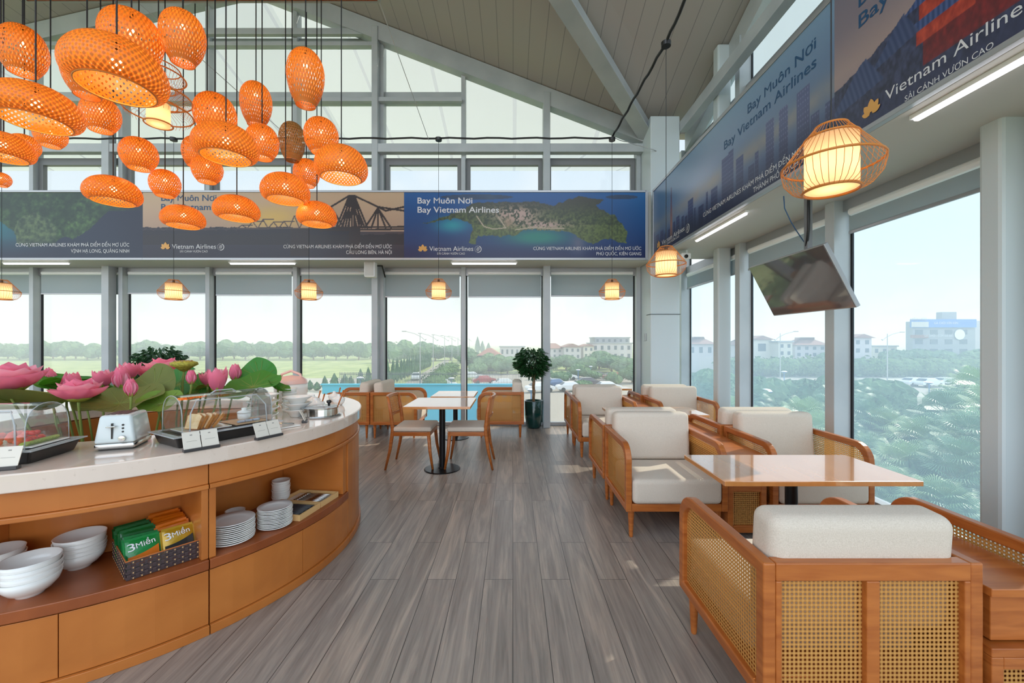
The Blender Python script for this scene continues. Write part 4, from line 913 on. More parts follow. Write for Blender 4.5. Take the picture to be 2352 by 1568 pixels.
stack('serving_bowl', 'bowl', bowl_prof(.091, .074), (-2.035, 1.925, .36), 5, .019, GB, 'large white bowl beside the noodle basket')
stack('serving_bowl', 'bowl', bowl_prof(.088, .074), (-2.27, 1.80, .36), 4, .022, GB, 'large white bowl at the left edge')
GP = 'white dinner plates in the open cabinet'
stack('dinner_plate', 'plate', plate_prof(.105), (-1.492, 2.175, .36), 11, .0098, GP, 'large white plate in the left plate pile', 48)
stack('dinner_plate', 'plate', plate_prof(.089), (-1.362, 2.345, .36), 13, .0084, 'small white plates in the open cabinet', 'small white plate in the right plate pile', 48)
stack('rice_bowl', 'bowl', bowl_prof(.055, .045), (-1.53, 2.70, .36), 8, .0145, 'small white bowls in the open cabinet', 'small white bowl in the tall pile', 28)
stack('rice_bowl', 'bowl', bowl_prof(.050, .042), (-1.60, 2.36, .36), 4, .015, 'small white bowls behind the plates', 'small white bowl behind the big plates', 28)

# cutlery trays
def tray(o, e, L, D, label, kind):
    e = Vector((e[0], e[1], 0)).normalized(); q = Vector((-e.y, e.x, 0)); mt = Matrix(((e.x, q.x, 0, o[0]), (e.y, q.y, 0, o[1]), (0, 0, 1, o[2]), (0, 0, 0, 1)))
    t = thing('cutlery_tray', label, 'tray', o, group='wooden cutlery trays'); m = MB(); m.m = mt
    m.box(0, L, 0, D, .001, .006).box(0, L, 0, .008, .006, .036).box(0, L, D - .008, D, .006, .036).box(0, .008, .008, D - .008, .006, .036).box(L - .008, L, .008, D - .008, .006, .036); m.build('tray_body', M['ply'], t)
    if kind == 'spoon': m = MB(); m.m = mt; m.box(.012, L - .012, .012, D - .012, .007, .016); m.build('napkin', M['card'], t)
    return mt
mt = tray((-1.252, 2.405, .36), (.155, .988), .192, .29, 'light wood tray of black handled knives', 'knife')
def cutlery(mt, x, y0, y1, z, label, name, group, matl, bowl):
    m = MB(); m.m = mt; pts = [(x, y0, z), (x, (y0 + y1) / 2, z), (x, y1, z)]; m.tube(pts, [.006, .0055, .003], 8)
    if bowl: m.lathe([(.001, -.003), (.012, -.002), (.018, .004), (.001, .0)], 12, (x, y1 + .012, z))
    tag(m.build(name, matl, smooth=True), label, 'cutlery', group)
for k in range(10): cutlery(mt, .018 + k * .0172, .02 + .004 * (k % 3), .25, .013 , 'one of the black handled knives laid side by side in the front tray', 'table_knife', 'black handled knives in the tray', M['slate'], False)
for k in range(9): cutlery(mt, .026 + k * .0172, .024 + .005 * (k % 2), .25, .026, 'one of the black handled knives laid side by side in the front tray', 'table_knife', 'black handled knives in the tray', M['slate'], False)
mt = tray((-1.2205, 2.604, .36), (.155, .988), .192, .29, 'light wood tray of steel spoons on a napkin', 'spoon')
for k in range(7): cutlery(mt, .035 + k * .02, .04, .19, .024, 'one of the steel spoons lying on the napkin in the rear tray', 'table_spoon', 'steel spoons on the napkin', M['chrome'], True)

# noodle basket and packets
e1 = Vector((.627, .779, 0)).normalized(); e2 = Vector((-e1.y, e1.x, 0)); FL = Vector((-1.70, 1.80, .361)); BL, BD, BH = .262, .34, .085
mb = Matrix(((e1.x, e2.x, 0, FL.x), (e1.y, e2.y, 0, FL.y), (0, 0, 1, FL.z), (0, 0, 0, 1)))
t = thing('wicker_basket', 'dark woven basket full of noodle packets on the cabinet shelf', 'basket', tuple(FL)); m = MB(); m.m = mb; f = MB(); f.m = mb
def wall(A, B, nrm, m, f):
    A, B = Vector(A), Vector(B); L = (B - A).length; d = (B - A) / L; n = int(L / .0145)
    for r in range(7):
        for k in range(n):
            o = .0022 if (k + r) % 2 else -.001; p0 = A + d * (L * k / n) + Vector(nrm) * o; z = .004 + r * .0115; fl = 1 + (r * .0115) * 0; p1 = p0 + d * (L / n * .96); q = Vector(nrm) * .003
            m.hexa([p0 + Vector((0, 0, z)), p1 + Vector((0, 0, z)), p1 + q + Vector((0, 0, z)), p0 + q + Vector((0, 0, z)), p0 + Vector((0, 0, z + .0104)), p1 + Vector((0, 0, z + .0104)), p1 + q + Vector((0, 0, z + .0104)), p0 + q + Vector((0, 0, z + .0104))])
    for k in range(1, n, 2):
        p0 = A + d * (L * (k + .5) / n); nn = Vector(nrm)
        for r in range(7):
            z = .004 + r * .0115
            if r % 2 == 0: f.hexa([p0 - d * .002 + nn * .0052 + Vector((0, 0, z)), p0 + d * .002 + nn * .0052 + Vector((0, 0, z)), p0 + d * .002 + nn * .0062 + Vector((0, 0, z)), p0 - d * .002 + nn * .0062 + Vector((0, 0, z)), p0 - d * .002 + nn * .0052 + Vector((0, 0, z + .006)), p0 + d * .002 + nn * .0052 + Vector((0, 0, z + .006)), p0 + d * .002 + nn * .0062 + Vector((0, 0, z + .006)), p0 - d * .002 + nn * .0062 + Vector((0, 0, z + .006))])
wall((0, 0, 0), (BL, 0, 0), (0, -1, 0), m, f); wall((0, 0, 0), (0, BD, 0), (-1, 0, 0), m, f); wall((BL, 0, 0), (BL, BD, 0), (1, 0, 0), m, f); wall((0, BD, 0), (BL, BD, 0), (0, 1, 0), m, f)
m.box(0, BL, 0, BD, 0, .004); M['wicker'] = mat('dark_wicker', (74, 60, 62), .5); m.build('weave', M['wicker'], t); f.build('pale_strands', M['ply'], t)['kind'] = 'stuff'
m = MB(); m.m = mb; m.tube([(-.002, -.002, BH), (BL + .002, -.002, BH), (BL + .002, BD + .002, BH), (-.002, BD + .002, BH)], .0035, 8, closed=True); m.build('rim', M['wood'], t)
M['pack_green'] = mat('green_wrapper', (8, 128, 56), .22, Coat_Weight=.5); M['pack_dgreen'] = mat('dark_green_wrapper', (6, 96, 40), .22, Coat_Weight=.5); M['pack_orange'] = mat('orange_wrapper', (226, 120, 20), .2, metal=.3, Coat_Weight=.5); M['pack_gold'] = mat('gold_wrapper', (190, 150, 30), .2, metal=.3, Coat_Weight=.5)
M['pack_red'] = mat('red_wrapper', (170, 30, 20), .25, Coat_Weight=.5); M['pack_black'] = mat('black_wrapper', (16, 22, 20), .3, Coat_Weight=.5); M['print_w'] = mat('packet_lettering', (226, 228, 230), .4)
def packet(x, y, m1, label, group, front=None, top=.095):
    mm = mb @ Matrix.Translation((x + R.uniform(-.004, .004), y, .008 + (0 if front else R.uniform(0, .014)))) @ Matrix.Rotation(math.radians(-27 + (0 if front else R.uniform(-5, 4))), 4, 'X') @ Matrix.Rotation(0 if front else R.uniform(-.05, .05), 4, 'Y'); t = thing('noodle_packet', label, 'noodle packet', tuple(mm.translation), group=group); m = MB(); m.m = mm; W, Hh, n, k = .122, top, 12, 8; vs = []
    for s in (-1, 1):
        for j in range(k + 1):
            for i in range(n + 1):
                u, v = i / n, j / k; th = .0105 * min(1, (math.sin(PI * u) * math.sin(PI * v)) ** .45 * 1.05) + .0008 * math.sin(i * 2.3 + j * 1.7); vs.append(((u - .5) * W, s * th, v * Hh))
    N = (n + 1) * (k + 1); fs = []
    for s in (0, 1):
        for j in range(k):
            for i in range(n):
                q = (s * N + j * (n + 1) + i, s * N + j * (n + 1) + i + 1, s * N + (j + 1) * (n + 1) + i + 1, s * N + (j + 1) * (n + 1) + i); fs.append(q if s == 0 else q[::-1])
    m.add(vs, fs); m.build('wrapper', m1, t, smooth=True)
    for xs in (-W / 2 - .007, W / 2 - .001):
        m = MB(); m.m = mm; m.box(xs, xs + .008, -.0015, .0015, .002, Hh - .002); m.build('end_seal', m1, t)
    m = MB(); m.m = mm; m.box(-W / 2, W / 2, -.001, .001, Hh - .004, Hh + .008); m.build('top_seal', m1, t)
    if front:
        fr = mm @ Matrix(((1, 0, 0, -.052), (0, 0, -1, -.0142), (0, 1, 0, top - .052), (0, 0, 0, 1))) @ Matrix.Rotation(.13, 4, 'Z')
        text_mesh('3', M['print_w'], t, fr, .026, .034, bold=.004); fr2 = fr @ Matrix.Translation((.030, .004, 0)); text_mesh('Miền', M['print_w'], t, fr2, .068, .024, bold=.004)
        m = MB(); m.m = mm; pts = []
        for i in range(9): u = i / 8; pts.append((-.055 + .11 * u, -.0128, top - .075 + .028 * u * u))
        m.add(pts + [(.055, -.0128, .02), (-.055, -.0128, .02)], [tuple(range(11))]); m.build('printed_band', M[front], t)
        m = MB(); m.m = mm; m.add([(-.055, -.0132, .004), (.055, -.0132, .004), (.055, -.0132, .014), (-.055, -.0132, .010)], [(0, 1, 2, 3)]); m.build('lower_band', M['pack_red' if front == 'pack_black' else 'ply'], t)
for k in range(8): packet(.066, .285 - .034 * k, M['pack_green' if k > 5 else 'pack_dgreen'], 'green noodle packet facing front, with white lettering' if k == 7 else 'dark green noodle packet standing behind the lettered green one, number %d from the back' % (k + 1), 'green noodle packets in the basket', 'pack_orange' if k == 7 else None, .142)
for k in range(9): packet(.196, .305 - .033 * k, M['pack_gold' if k == 8 else 'pack_orange'], 'gold noodle packet facing front, with white lettering' if k == 8 else 'orange foil noodle packet standing behind the lettered gold one, number %d from the back' % (k + 1), 'orange noodle packets in the basket', 'pack_black' if k == 8 else None, .146)

# ---------------------------------------------------------------- on the countertop
def frame2(o, ex, z=.901):
    e = Vector((ex[0], ex[1], 0)).normalized(); q = Vector((-e.y, e.x, 0)); return Matrix(((e.x, q.x, 0, o[0]), (e.y, q.y, 0, o[1]), (0, 0, 1, z), (0, 0, 0, 1)))
# toaster: local x = face width, y = depth
TW, TD, TH = .155, .2, .165; mt = frame2((-1.957, 1.905), (.13, .055)); t = thing('toaster', 'pale grey four slot toaster with chrome base', 'toaster', tuple(mt.translation)); M['enamel'] = mat('pale_enamel', (206, 216, 218), .18, Coat_Weight=.5)
m = MB(); m.m = mt; i = .018; m.hexa([(0, 0, .032), (TW, 0, .032), (TW, TD, .032), (0, TD, .032), (i, i * .6, TH), (TW - i, i * .6, TH), (TW - i, TD - i * .6, TH), (i, TD - i * .6, TH)]); m.build('body', M['enamel'], t, bevel=.014, seg=5, smooth=True)
m = MB(); m.m = mt; m.box(.001, TW - .001, .001, TD - .001, .006, .034); m.build('base_band', M['chrome'], t, bevel=.01, seg=3, smooth=True)
m = MB(); m.m = mt; m.box(.015, TW - .015, .015, TD - .015, 0, .007); m.build('foot', M['black'], t)
m = MB(); m.m = mt
for k in range(4): x = .034 + k * .023; m.box(x, x + .013, .03, TD - .03, TH - .004, TH + .0008)
m.build('slots', M['black'], t)
m = MB(); m.m = mt
for k in range(3): x = .050 + k * .023; m.box(x, x + .004, .03, TD - .03, TH + .0006, TH + .0016)
m.build('slot_guides', M['chrome'], t)
m = MB(); m.m = mt @ Matrix.Translation((0, .003, 0)); m.box(.066, .072, -.0035, .006, .055, .128); m.build('lever_slot', M['black'], t)
m = MB(); m.m = mt; m.box(.05, .086, -.014, .002, .110, .117); m.build('lever', M['chrome'], t, bevel=.003)
m = MB(); m.m = mt @ Matrix.Translation((.108, .004, .055)) @ Matrix.Rotation(PI / 2, 4, 'X'); m.lathe([(.001, 0), (.014, 0), (.013, .014), (.001, .015)], 20); m.build('dial', M['chrome'], t, smooth=False)
for k in range(3):
    m = MB(); m.m = mt @ Matrix.Translation((.108, .0075, .086 + k * .016)) @ Matrix.Rotation(PI / 2, 4, 'X'); m.lathe([(.001, 0), (.0045, 0), (.0045, .004), (.001, .0045)], 12); m.build('button', M['black'], t)
# display cases
def display_case(o, ex, L, D, label, Hd=.185):
    mt = frame2(o, ex); t = thing('food_display_case', label, 'display case', tuple(mt.translation), group='roll top food cases on the buffet'); m = MB(); m.m = mt; zt = .052
    m.hexa([(.02, .02, 0), (L - .02, .02, 0), (L - .02, D - .02, 0), (.02, D - .02, 0), (.005, .005, zt), (L - .005, .005, zt), (L - .005, D - .005, zt), (.005, D - .005, zt)]); m.build('black_base', M['black'], t, bevel=.008, seg=3)
    m = MB(); m.m = mt; m.ring([(-.012, -.012), (L + .012, -.012), (L + .012, D + .012), (-.012, D + .012)], [(.02, .02), (L - .02, .02), (L - .02, D - .02), (.02, D - .02)], lambda p, k: (p[0], p[1], zt + .002 + .006 * k)); m.build('rim', M['acryl2'], t, bevel=.002)
    m = MB(); m.m = mt; n = 14; prof = [(.02 + (D - .05) * (.5 - .5 * math.cos(PI * i / n)) if True else 0, zt + .008 + Hd * (math.sin(PI * (i / n)) ** .45)) for i in range(n + 1)]
    xa, xb = .035, L - .035; vs = [(x, y, z) for x in (xa, xb) for (y, z) in prof]; k = n + 1; m.add(vs, [(i, i + 1, k + i + 1, k + i) for i in range(n)]); m.add([(xa, y, z) for y, z in prof], [tuple(range(k))]); m.add([(xb, y, z) for y, z in prof], [tuple(range(k - 1, -1, -1))]); m.build('clear_lid', M['acryl'], t, smooth=False)
    m = MB(); m.m = mt; m.tube([(xa + .03, .018, zt + .01), (xa + .035, .022, zt + .11), (xa + .07, .05, zt + Hd * .9), (xb - .07, .05, zt + Hd * .9), (xb - .035, .022, zt + .11), (xb - .03, .018, zt + .01)], .0035, 6); m.tube([(xa, y, z) for y, z in prof], .0022, 5); m.tube([(xb, y, z) for y, z in prof], .0022, 5); m.build('lid_edges', M['acryl2'], t, smooth=True)
    m = MB(); m.m = mt; m.tube([(L * .5 - .06, D * .35, zt + Hd + .006), (L * .5 - .04, D * .35, zt + Hd + .02), (L * .5 + .04, D * .35, zt + Hd + .02), (L * .5 + .06, D * .35, zt + Hd + .006)], .004, 6); m.build('lid_handle', M['acryl2'], t, smooth=True); return mt
M['acryl2'] = mat('acrylic_edge', (200, 206, 210), .08, spec=.8, Alpha=.55)
mt1 = display_case((-1.60, 1.94), (.5, .866), .50, .27, 'clear roll top case with bread slices')
M['plate_clay'] = mat('wood_plate', (206, 168, 130), .5)
def local_item(mt, fn, name, mate, label, cat, group=None, smooth=True, **k):
    m = MB(); m.m = mt; fn(m); return tag(m.build(name, mate, smooth=smooth, **k), label, cat, group)
local_item(mt1, lambda m: m.box(.06, .27, .05, .22, .061, .067), 'bread_plate', M['white'], 'white square plate under the bread slices', 'plate', smooth=False, bevel=.002)
local_item(mt1, lambda m: m.box(.29, .46, .05, .22, .061, .067), 'serving_board', M['plate_clay'], 'tan square plate under the small lidded jar', 'plate', smooth=False, bevel=.002)
for k in range(5):
    mm = mt1 @ Matrix.Translation((.10 + k * .024, .085 + .012 * (k % 2), .072)) @ Matrix.Rotation(.35 - .2 * k, 4, 'Z') @ Matrix.Rotation(math.radians(20 + 4 * k), 4, 'Y'); S = .078
    ol = [(-S / 2, 0), (S / 2, 0), (S / 2 + .002, S * .62), (S / 2 + .005, S * .85), (S * .34, S), (-S * .34, S), (-S / 2 - .005, S * .85), (-S / 2 - .002, S * .62)]
    t = thing('bread_slice', 'front slice of white bread in the clear case' if k == 4 else 'white bread slice leaning behind the front one, number %d from the left' % (k + 1), 'bread', tuple(mm.translation), group='bread slices in the case')
    m = MB(); m.m = mm; m.prism([(p[0] * .95, p[1] * .95 + .002) for p in ol], lambda p, q: (-.0065 + .013 * q, p[0], p[1])); m.build('crumb', M['bread'], t); m = MB(); m.m = mm; m.ring(ol, [(p[0] * .94, p[1] * .94 + .0022) for p in ol], lambda p, q: (-.0058 + .0116 * q, p[0], p[1])); m.build('crust', M['crust'], t)
t = thing('lidded_jar', 'small white lidded jar inside the bread case', 'jar', tuple(mt1 @ Vector((.37, .13, .067)))); m = MB(); m.m = mt1; m.lathe([(.001, .068), (.024, .068), (.032, .085), (.033, .112), (.001, .112)], 24, (.37, .13, 0)); m.build('jar_body', M['white'], t, smooth=True)
m = MB(); m.m = mt1; m.lathe([(.001, .113), (.036, .113), (.03, .122), (.012, .128), (.013, .14), (.001, .141)], 24, (.37, .13, 0)); m.build('lid', M['white'], t, smooth=True)
for k in range(3): local_item(mt1, lambda m: m.box(.31 + k * .04, .345 + k * .04, .07, .085, .069, .08), 'butter_portion', mat('butter_foil', (190, 205, 226), .3, metal=.4), ['foil butter portion at the left in front of the jar', 'foil butter portion in the middle in front of the jar', 'foil butter portion at the right in front of the jar'][k], 'butter', 'butter portions in the case', smooth=False, bevel=.002)
# tomato case: its near right corner at (-1.995, 1.694), running left
mt2 = display_case((-2.50, 1.60), (.975, .21), .50, .27, 'clear roll top case with cherry tomatoes at the left edge')
local_item(mt2, lambda m: m.box(.20, .475, .04, .23, .061, .068), 'salad_plate', M['white'], 'white plate under the cherry tomatoes', 'plate', smooth=False, bevel=.002)
rt = random.Random(4); tom = []
for k in range(30):
    x, y = rt.uniform(.24, .42), rt.uniform(.07, .20); z = .082 + (.017 if k > 18 else 0); o = MB(); o.m = mt2 @ Matrix.Translation((x, y, z)) @ Matrix.Rotation(rt.random() * 3, 4, 'Z') @ Matrix.Rotation(1.2, 4, 'Y'); o.ball((0, 0, 0), .0125, 9, 1.35); tag(o.build('cherry_tomato', M['tomato'], smooth=True), 'one of the glossy red cherry tomatoes piled in the left case', 'tomato', 'cherry tomatoes on the plate')
M['cuke'] = mat('cucumber', (150, 170, 60), .4)
for k in range(9): local_item(mt2 @ Matrix.Translation((.435, .06 + .018 * k, .075)) @ Matrix.Rotation(.35, 4, 'X'), lambda m: m.lathe([(.001, -.003), (.017, -.003), (.017, .003), (.001, .003)], 18), 'cucumber_slice', M['cuke'], 'one of the cucumber slices lined up beside the cherry tomatoes', 'cucumber', 'cucumber slices beside the tomatoes', smooth=False)
# card holders
def card_holder(o, ex, n, label, w=.065, h=.075):
    mt = frame2(o, ex); t = thing('menu_card_holder', label, 'card holder', tuple(mt.translation), group='menu card holders on the buffet')
    m = MB(); m.m = mt; m.box(0, n * (w + .004), 0, .03, 0, .014); m.build('base', M['slate'], t, bevel=.002)
    for k in range(n):
        mm = mt @ Matrix.Translation((.002 + k * (w + .004), .010, .012)) @ Matrix.Rotation(math.radians(-24), 4, 'X'); m = MB(); m.m = mm; m.box(0, w, 0, .003, 0, h); cd = m.build('card', M['card'], t)
        m = MB(); m.m = mm; m.box(w * .2, w * .8, -.0004, 0, h * .44, h * .455).box(w * .43, w * .57, -.0004, 0, h * .78, h * .84); m.build('print', M['ink'], cd)
card_holder((-2.065, 1.615), (.93, .37), 1, 'single menu card in front of the tomato case', .072, .082)
card_holder((-1.515, 1.885), (.60, .80), 2, 'two menu cards in front of the bread case', .068, .082)
card_holder((-1.325, 2.125), (.42, .9), 2, 'two menu cards at the right end of the bread case', .068, .08)
card_holder((-1.31, 2.60), (-.3, .9), 1, 'small menu card beside the stainless soup pot', .055, .072)
# soup pot
c = (-1.345, 2.86, .901); t = thing('soup_pot', 'round stainless soup pot with glass lid and black knob', 'pot', c)
m = MB(); m.lathe([(.001, 0), (.135, 0), (.137, .006), (.12, .012), (.118, .055), (.114, .058), (.001, .058)], 40, c); m.build('body', M['chrome'], t, smooth=False)
m = MB(); m.lathe([(.122, .056), (.124, .062), (.11, .066), (.001, .072)], 40, c); m.build('lid', M['acryl2'], t, smooth=True); MB().arc((c[0], c[1]), .112, .124, c[2] + .057, c[2] + .064, 0, 2 * PI, 40).build('lid_rim', M['chrome'], t)
m = MB(); m.lathe([(.008, .07), (.008, .085), (.017, .095), (.015, .108), (.001, .111)], 16, (c[0] + .06, c[1], c[2])); m.build('knob', M['black'], t, smooth=True)
def ladle(c, top, label):
    m = MB(); m.tube([c, top], [.004, .0065], 8); tag(m.build('ladle', M['wood'], smooth=True), label, 'ladle', 'wooden ladles on the buffet')
ladle((-1.232, 2.87, .955), (-1.198, 2.90, 1.075), 'dark wooden ladle handle standing in the soup pot')
# conical bowls, cups, tureens
cone = [(.001, 0), (.042, 0), (.044, .006), (.06, .03), (.092, .052), (.094, .056), (.088, .055), (.055, .034), (.03, .012), (.001, .010)]
stack('flared_bowl', 'bowl', cone, (-1.60, 2.62, .901), 4, .042, 'flared white bowls on the buffet', 'flared white bowl behind the bread case', 32)
stack('flared_bowl', 'bowl', cone, (-1.49, 2.83, .901), 3, .042, 'flared white bowls on the buffet', 'flared white bowl beside the soup pot', 32)
stack('mug', 'cup', [(.001, 0), (.04, 0), (.05, .05), (.052, .06), (.048, .06), (.038, .008), (.001, .008)], (-1.66, 3.04, .901), 5, .028, 'stacked cups on the buffet', 'white cup before the rice cooker', 28)
tl = [(-1.50, 3.12, .062, 'white lidded tureen nearest the soup pot'), (-1.62, 3.32, .055, 'white lidded tureen behind the nearest one at the left'), (-1.43, 3.36, .05, 'white lidded tureen at the right, toward the counter edge'), (-1.55, 3.55, .05, 'white lidded tureen farthest back on the counter')]
for i, (x, y, r, l) in enumerate(tl):
    c = (x, y, .901); t = thing('lidded_tureen', l, 'tureen', c, group='lidded tureens on the buffet'); m = MB(); m.lathe([(.001, 0), (r * .5, 0), (r * .85, .02), (r, .045), (.001, .045)], 28, c); m.build('bowl', M['white'], t, smooth=True); m = MB(); m.lathe([(r * 1.04, .046), (r * .9, .06), (r * .3, .072), (r * .2, .08), (r * .25, .088), (.001, .09)], 28, c); m.build('lid', M['white'], t, smooth=True)
    ladle((x + r * .7, y, .945), (x + r * .9, y + .02, 1.02), ['short wooden ladle in the tureen nearest the soup pot', 'short wooden ladle in the left rear tureen', 'short wooden ladle in the tureen near the counter edge', 'short wooden ladle in the farthest tureen'][i])
c = (-1.93, 3.56, .901); t = thing('rice_cooker', 'pink and white rice cooker with an arched handle', 'rice cooker', c); m = MB(); m.lathe([(.001, 0), (.11, 0), (.125, .02), (.132, .12), (.13, .155), (.001, .155)], 36, c); m.build('body', M['white'], t, smooth=True)
M['pink'] = mat('pink_plastic', (236, 190, 180), .3, Coat_Weight=.4); m = MB(); m.lathe([(.131, .156), (.125, .185), (.09, .215), (.001, .228)], 36, c); m.build('lid', M['pink'], t, smooth=True)
MB().tube([(c[0] - .10, c[1], c[2] + .17), (c[0] - .08, c[1], c[2] + .235), (c[0], c[1], c[2] + .265), (c[0] + .08, c[1], c[2] + .235), (c[0] + .10, c[1], c[2] + .17)], .011, 8).build('handle', M['pink'], t, smooth=True)
t = thing('napkin_plate', 'flat white rectangular plate with tongs beside the menu cards', 'plate', (-1.33, 2.42, .901)); m = MB(); m.m = frame2((-1.40, 2.36), (.55, .83), .901); m.box(0, .18, 0, .10, 0, .008); m.build('plate_body', M['white'], t, bevel=.003)
m = MB(); m.m = frame2((-1.40, 2.36), (.55, .83), .901); m.tube([(.02, .04, .013), (.10, .055, .022), (.16, .04, .013)], .004, 6); m.tube([(.02, .06, .013), (.10, .065, .022), (.16, .055, .013)], .004, 6); tag(m.build('serving_tongs', M['chrome'], smooth=True), 'steel serving tongs on the flat white plate', 'tongs')

# ---------------------------------------------------------------- woven lantern cluster
def prof_dome():   # (t) -> r, z in units of width 1
    pts = [(.03, .30), (.12, .295), (.25, .262), (.37, .19), (.455, .08), (.49, -.03), (.485, -.12), (.44, -.20), (.365, -.235)]; return pts
def prof_egg():
    return [(.03, .80), (.13, .785), (.28, .70), (.40, .54), (.475, .32), (.495, .08), (.465, -.20), (.39, -.47), (.30, -.66), (.26, -.76)]
def prof_jar():
    return [(.03, .50), (.16, .485), (.31, .41), (.42, .28), (.485, .10), (.49, -.08), (.44, -.26), (.36, -.40), (.29, -.49)]
PROF = {'dome': prof_dome(), 'egg': prof_egg(), 'jar': prof_jar()}
def interp(pts, t):
    d = [0]
    for i in range(1, len(pts)): d.append(d[-1] + math.hypot(pts[i][0] - pts[i - 1][0], pts[i][1] - pts[i - 1][1]))
    t *= d[-1]; i = 1
    while i < len(pts) - 1 and d[i] < t: i += 1
    u = (t - d[i - 1]) / (d[i] - d[i - 1]); q = [pts[max(0, min(len(pts) - 1, k))] for k in (i - 2, i - 1, i, i + 1)]
    f = lambda a, b, c, e: .5 * (2 * b + (c - a) * u + (2 * a - 5 * b + 4 * c - e) * u * u + (3 * b - a - 3 * c + e) * u ** 3)
    return f(*[p[0] for p in q]), f(*[p[1] for p in q])
def make_lantern(kind, unlit=False):
    t = thing('woven_lantern', 'proto', 'lantern'); pts = PROF[kind]; nseg = 26; N = 46 if kind == 'dome' else 38; tw = {'dome': 1.5, 'egg': 1.25, 'jar': 1.35}[kind]; m = MB()
    tab = [interp(pts, i / nseg) for i in range(nseg + 1)]
    for dr in (1, -1):
        for s in range(N):
            vs = []
            for i in range(nseg + 1):
                r, z = tab[i]; th = 2 * PI * s / N + dr * tw * i / nseg; hw = min(.0185 / max(r, .02), PI / N * .98); wv = .004 * math.sin(i * PI + s * PI) * (1 if dr > 0 else -1)
                rr = r + (.003 if dr > 0 else 0) + wv
                for q in (-1, 1): vs.append((rr * math.cos(th + q * hw), rr * math.sin(th + q * hw), z))
            m.add(vs, [(2 * i, 2 * i + 1, 2 * i + 3, 2 * i + 2) for i in range(nseg)])
    m.build('woven_shade', M['rattan_dull' if unlit else 'rattan'], t, local=True, smooth=True)
    r, z = tab[-1]; m = MB(); m.tube([(r * math.cos(a), r * math.sin(a), z) for a in np.linspace(0, 2 * PI, 40)[:-1]], .009, 6, closed=True); m.build('rim_band', M['bamboo'], t, local=True, smooth=True)
    zt = tab[0][1]; m = MB(); m.lathe([(.001, zt + .05), (.018, zt + .04), (.03, zt), (.03, zt - .10), (.001, zt - .10)], 12); m.build('socket', M['black'], t, local=True)
    if not unlit:
        m = MB(); zb = {'dome': .05, 'egg': .35, 'jar': .12}[kind]; m.ball((0, 0, zb), .062, 12); m.build('bulb', M['bulb'], t, local=True, smooth=True)
        L = bpy.data.lights.new('bulb_light', 'POINT'); L.color = (1, .70, .33); L.shadow_soft_size = .04; L.energy = LP; lo = bpy.data.objects.new('bulb_light', L); COL.objects.link(lo); lo.parent = t; lo.location = (0, 0, zb - .09)
    return t, zt
LP = 2.8
protos = {}
PZ = 4.65
def lantern(kind, px, py, wpx, Y, label, unlit=False, hs=1.0, W=None):
    key = (kind, unlit)
    c = P(px, py, Y); W = W or wpx / math.sqrt(1 + ((px - VX) / F) ** 2) * Y / F
    if key not in protos: o, zt = make_lantern(kind, unlit); protos[key] = (o, zt)
    else: o = copy_tree(protos[key][0]); zt = protos[key][1]
    for ch in o.children:
        if ch.type == 'LIGHT': ch.data = ch.data.copy(); ch.data.energy = LP * (W / .35) ** 2
    place(o, tuple(c), R.random() * 6, (W, W, W * hs), label, 'woven bamboo lanterns over the buffet')
    for ch in list(o.children):
        if ch.name.startswith('cord'): bpy.data.objects.remove(ch)
    Z0 = c.z + (zt + .04) * W * hs; m = MB(); m.tube([(c.x, c.y, Z0), (c.x, c.y, PZ - .01)], .0045, 8); cd = m.build('cord', M['cord'], None, local=True); cd.parent = o; cd.matrix_parent_inverse = (Matrix.Translation(c) @ Matrix.Rotation(o.rotation_euler.z, 4, 'Z') @ Matrix.Diagonal((W, W, W * hs, 1))).inverted(); return o
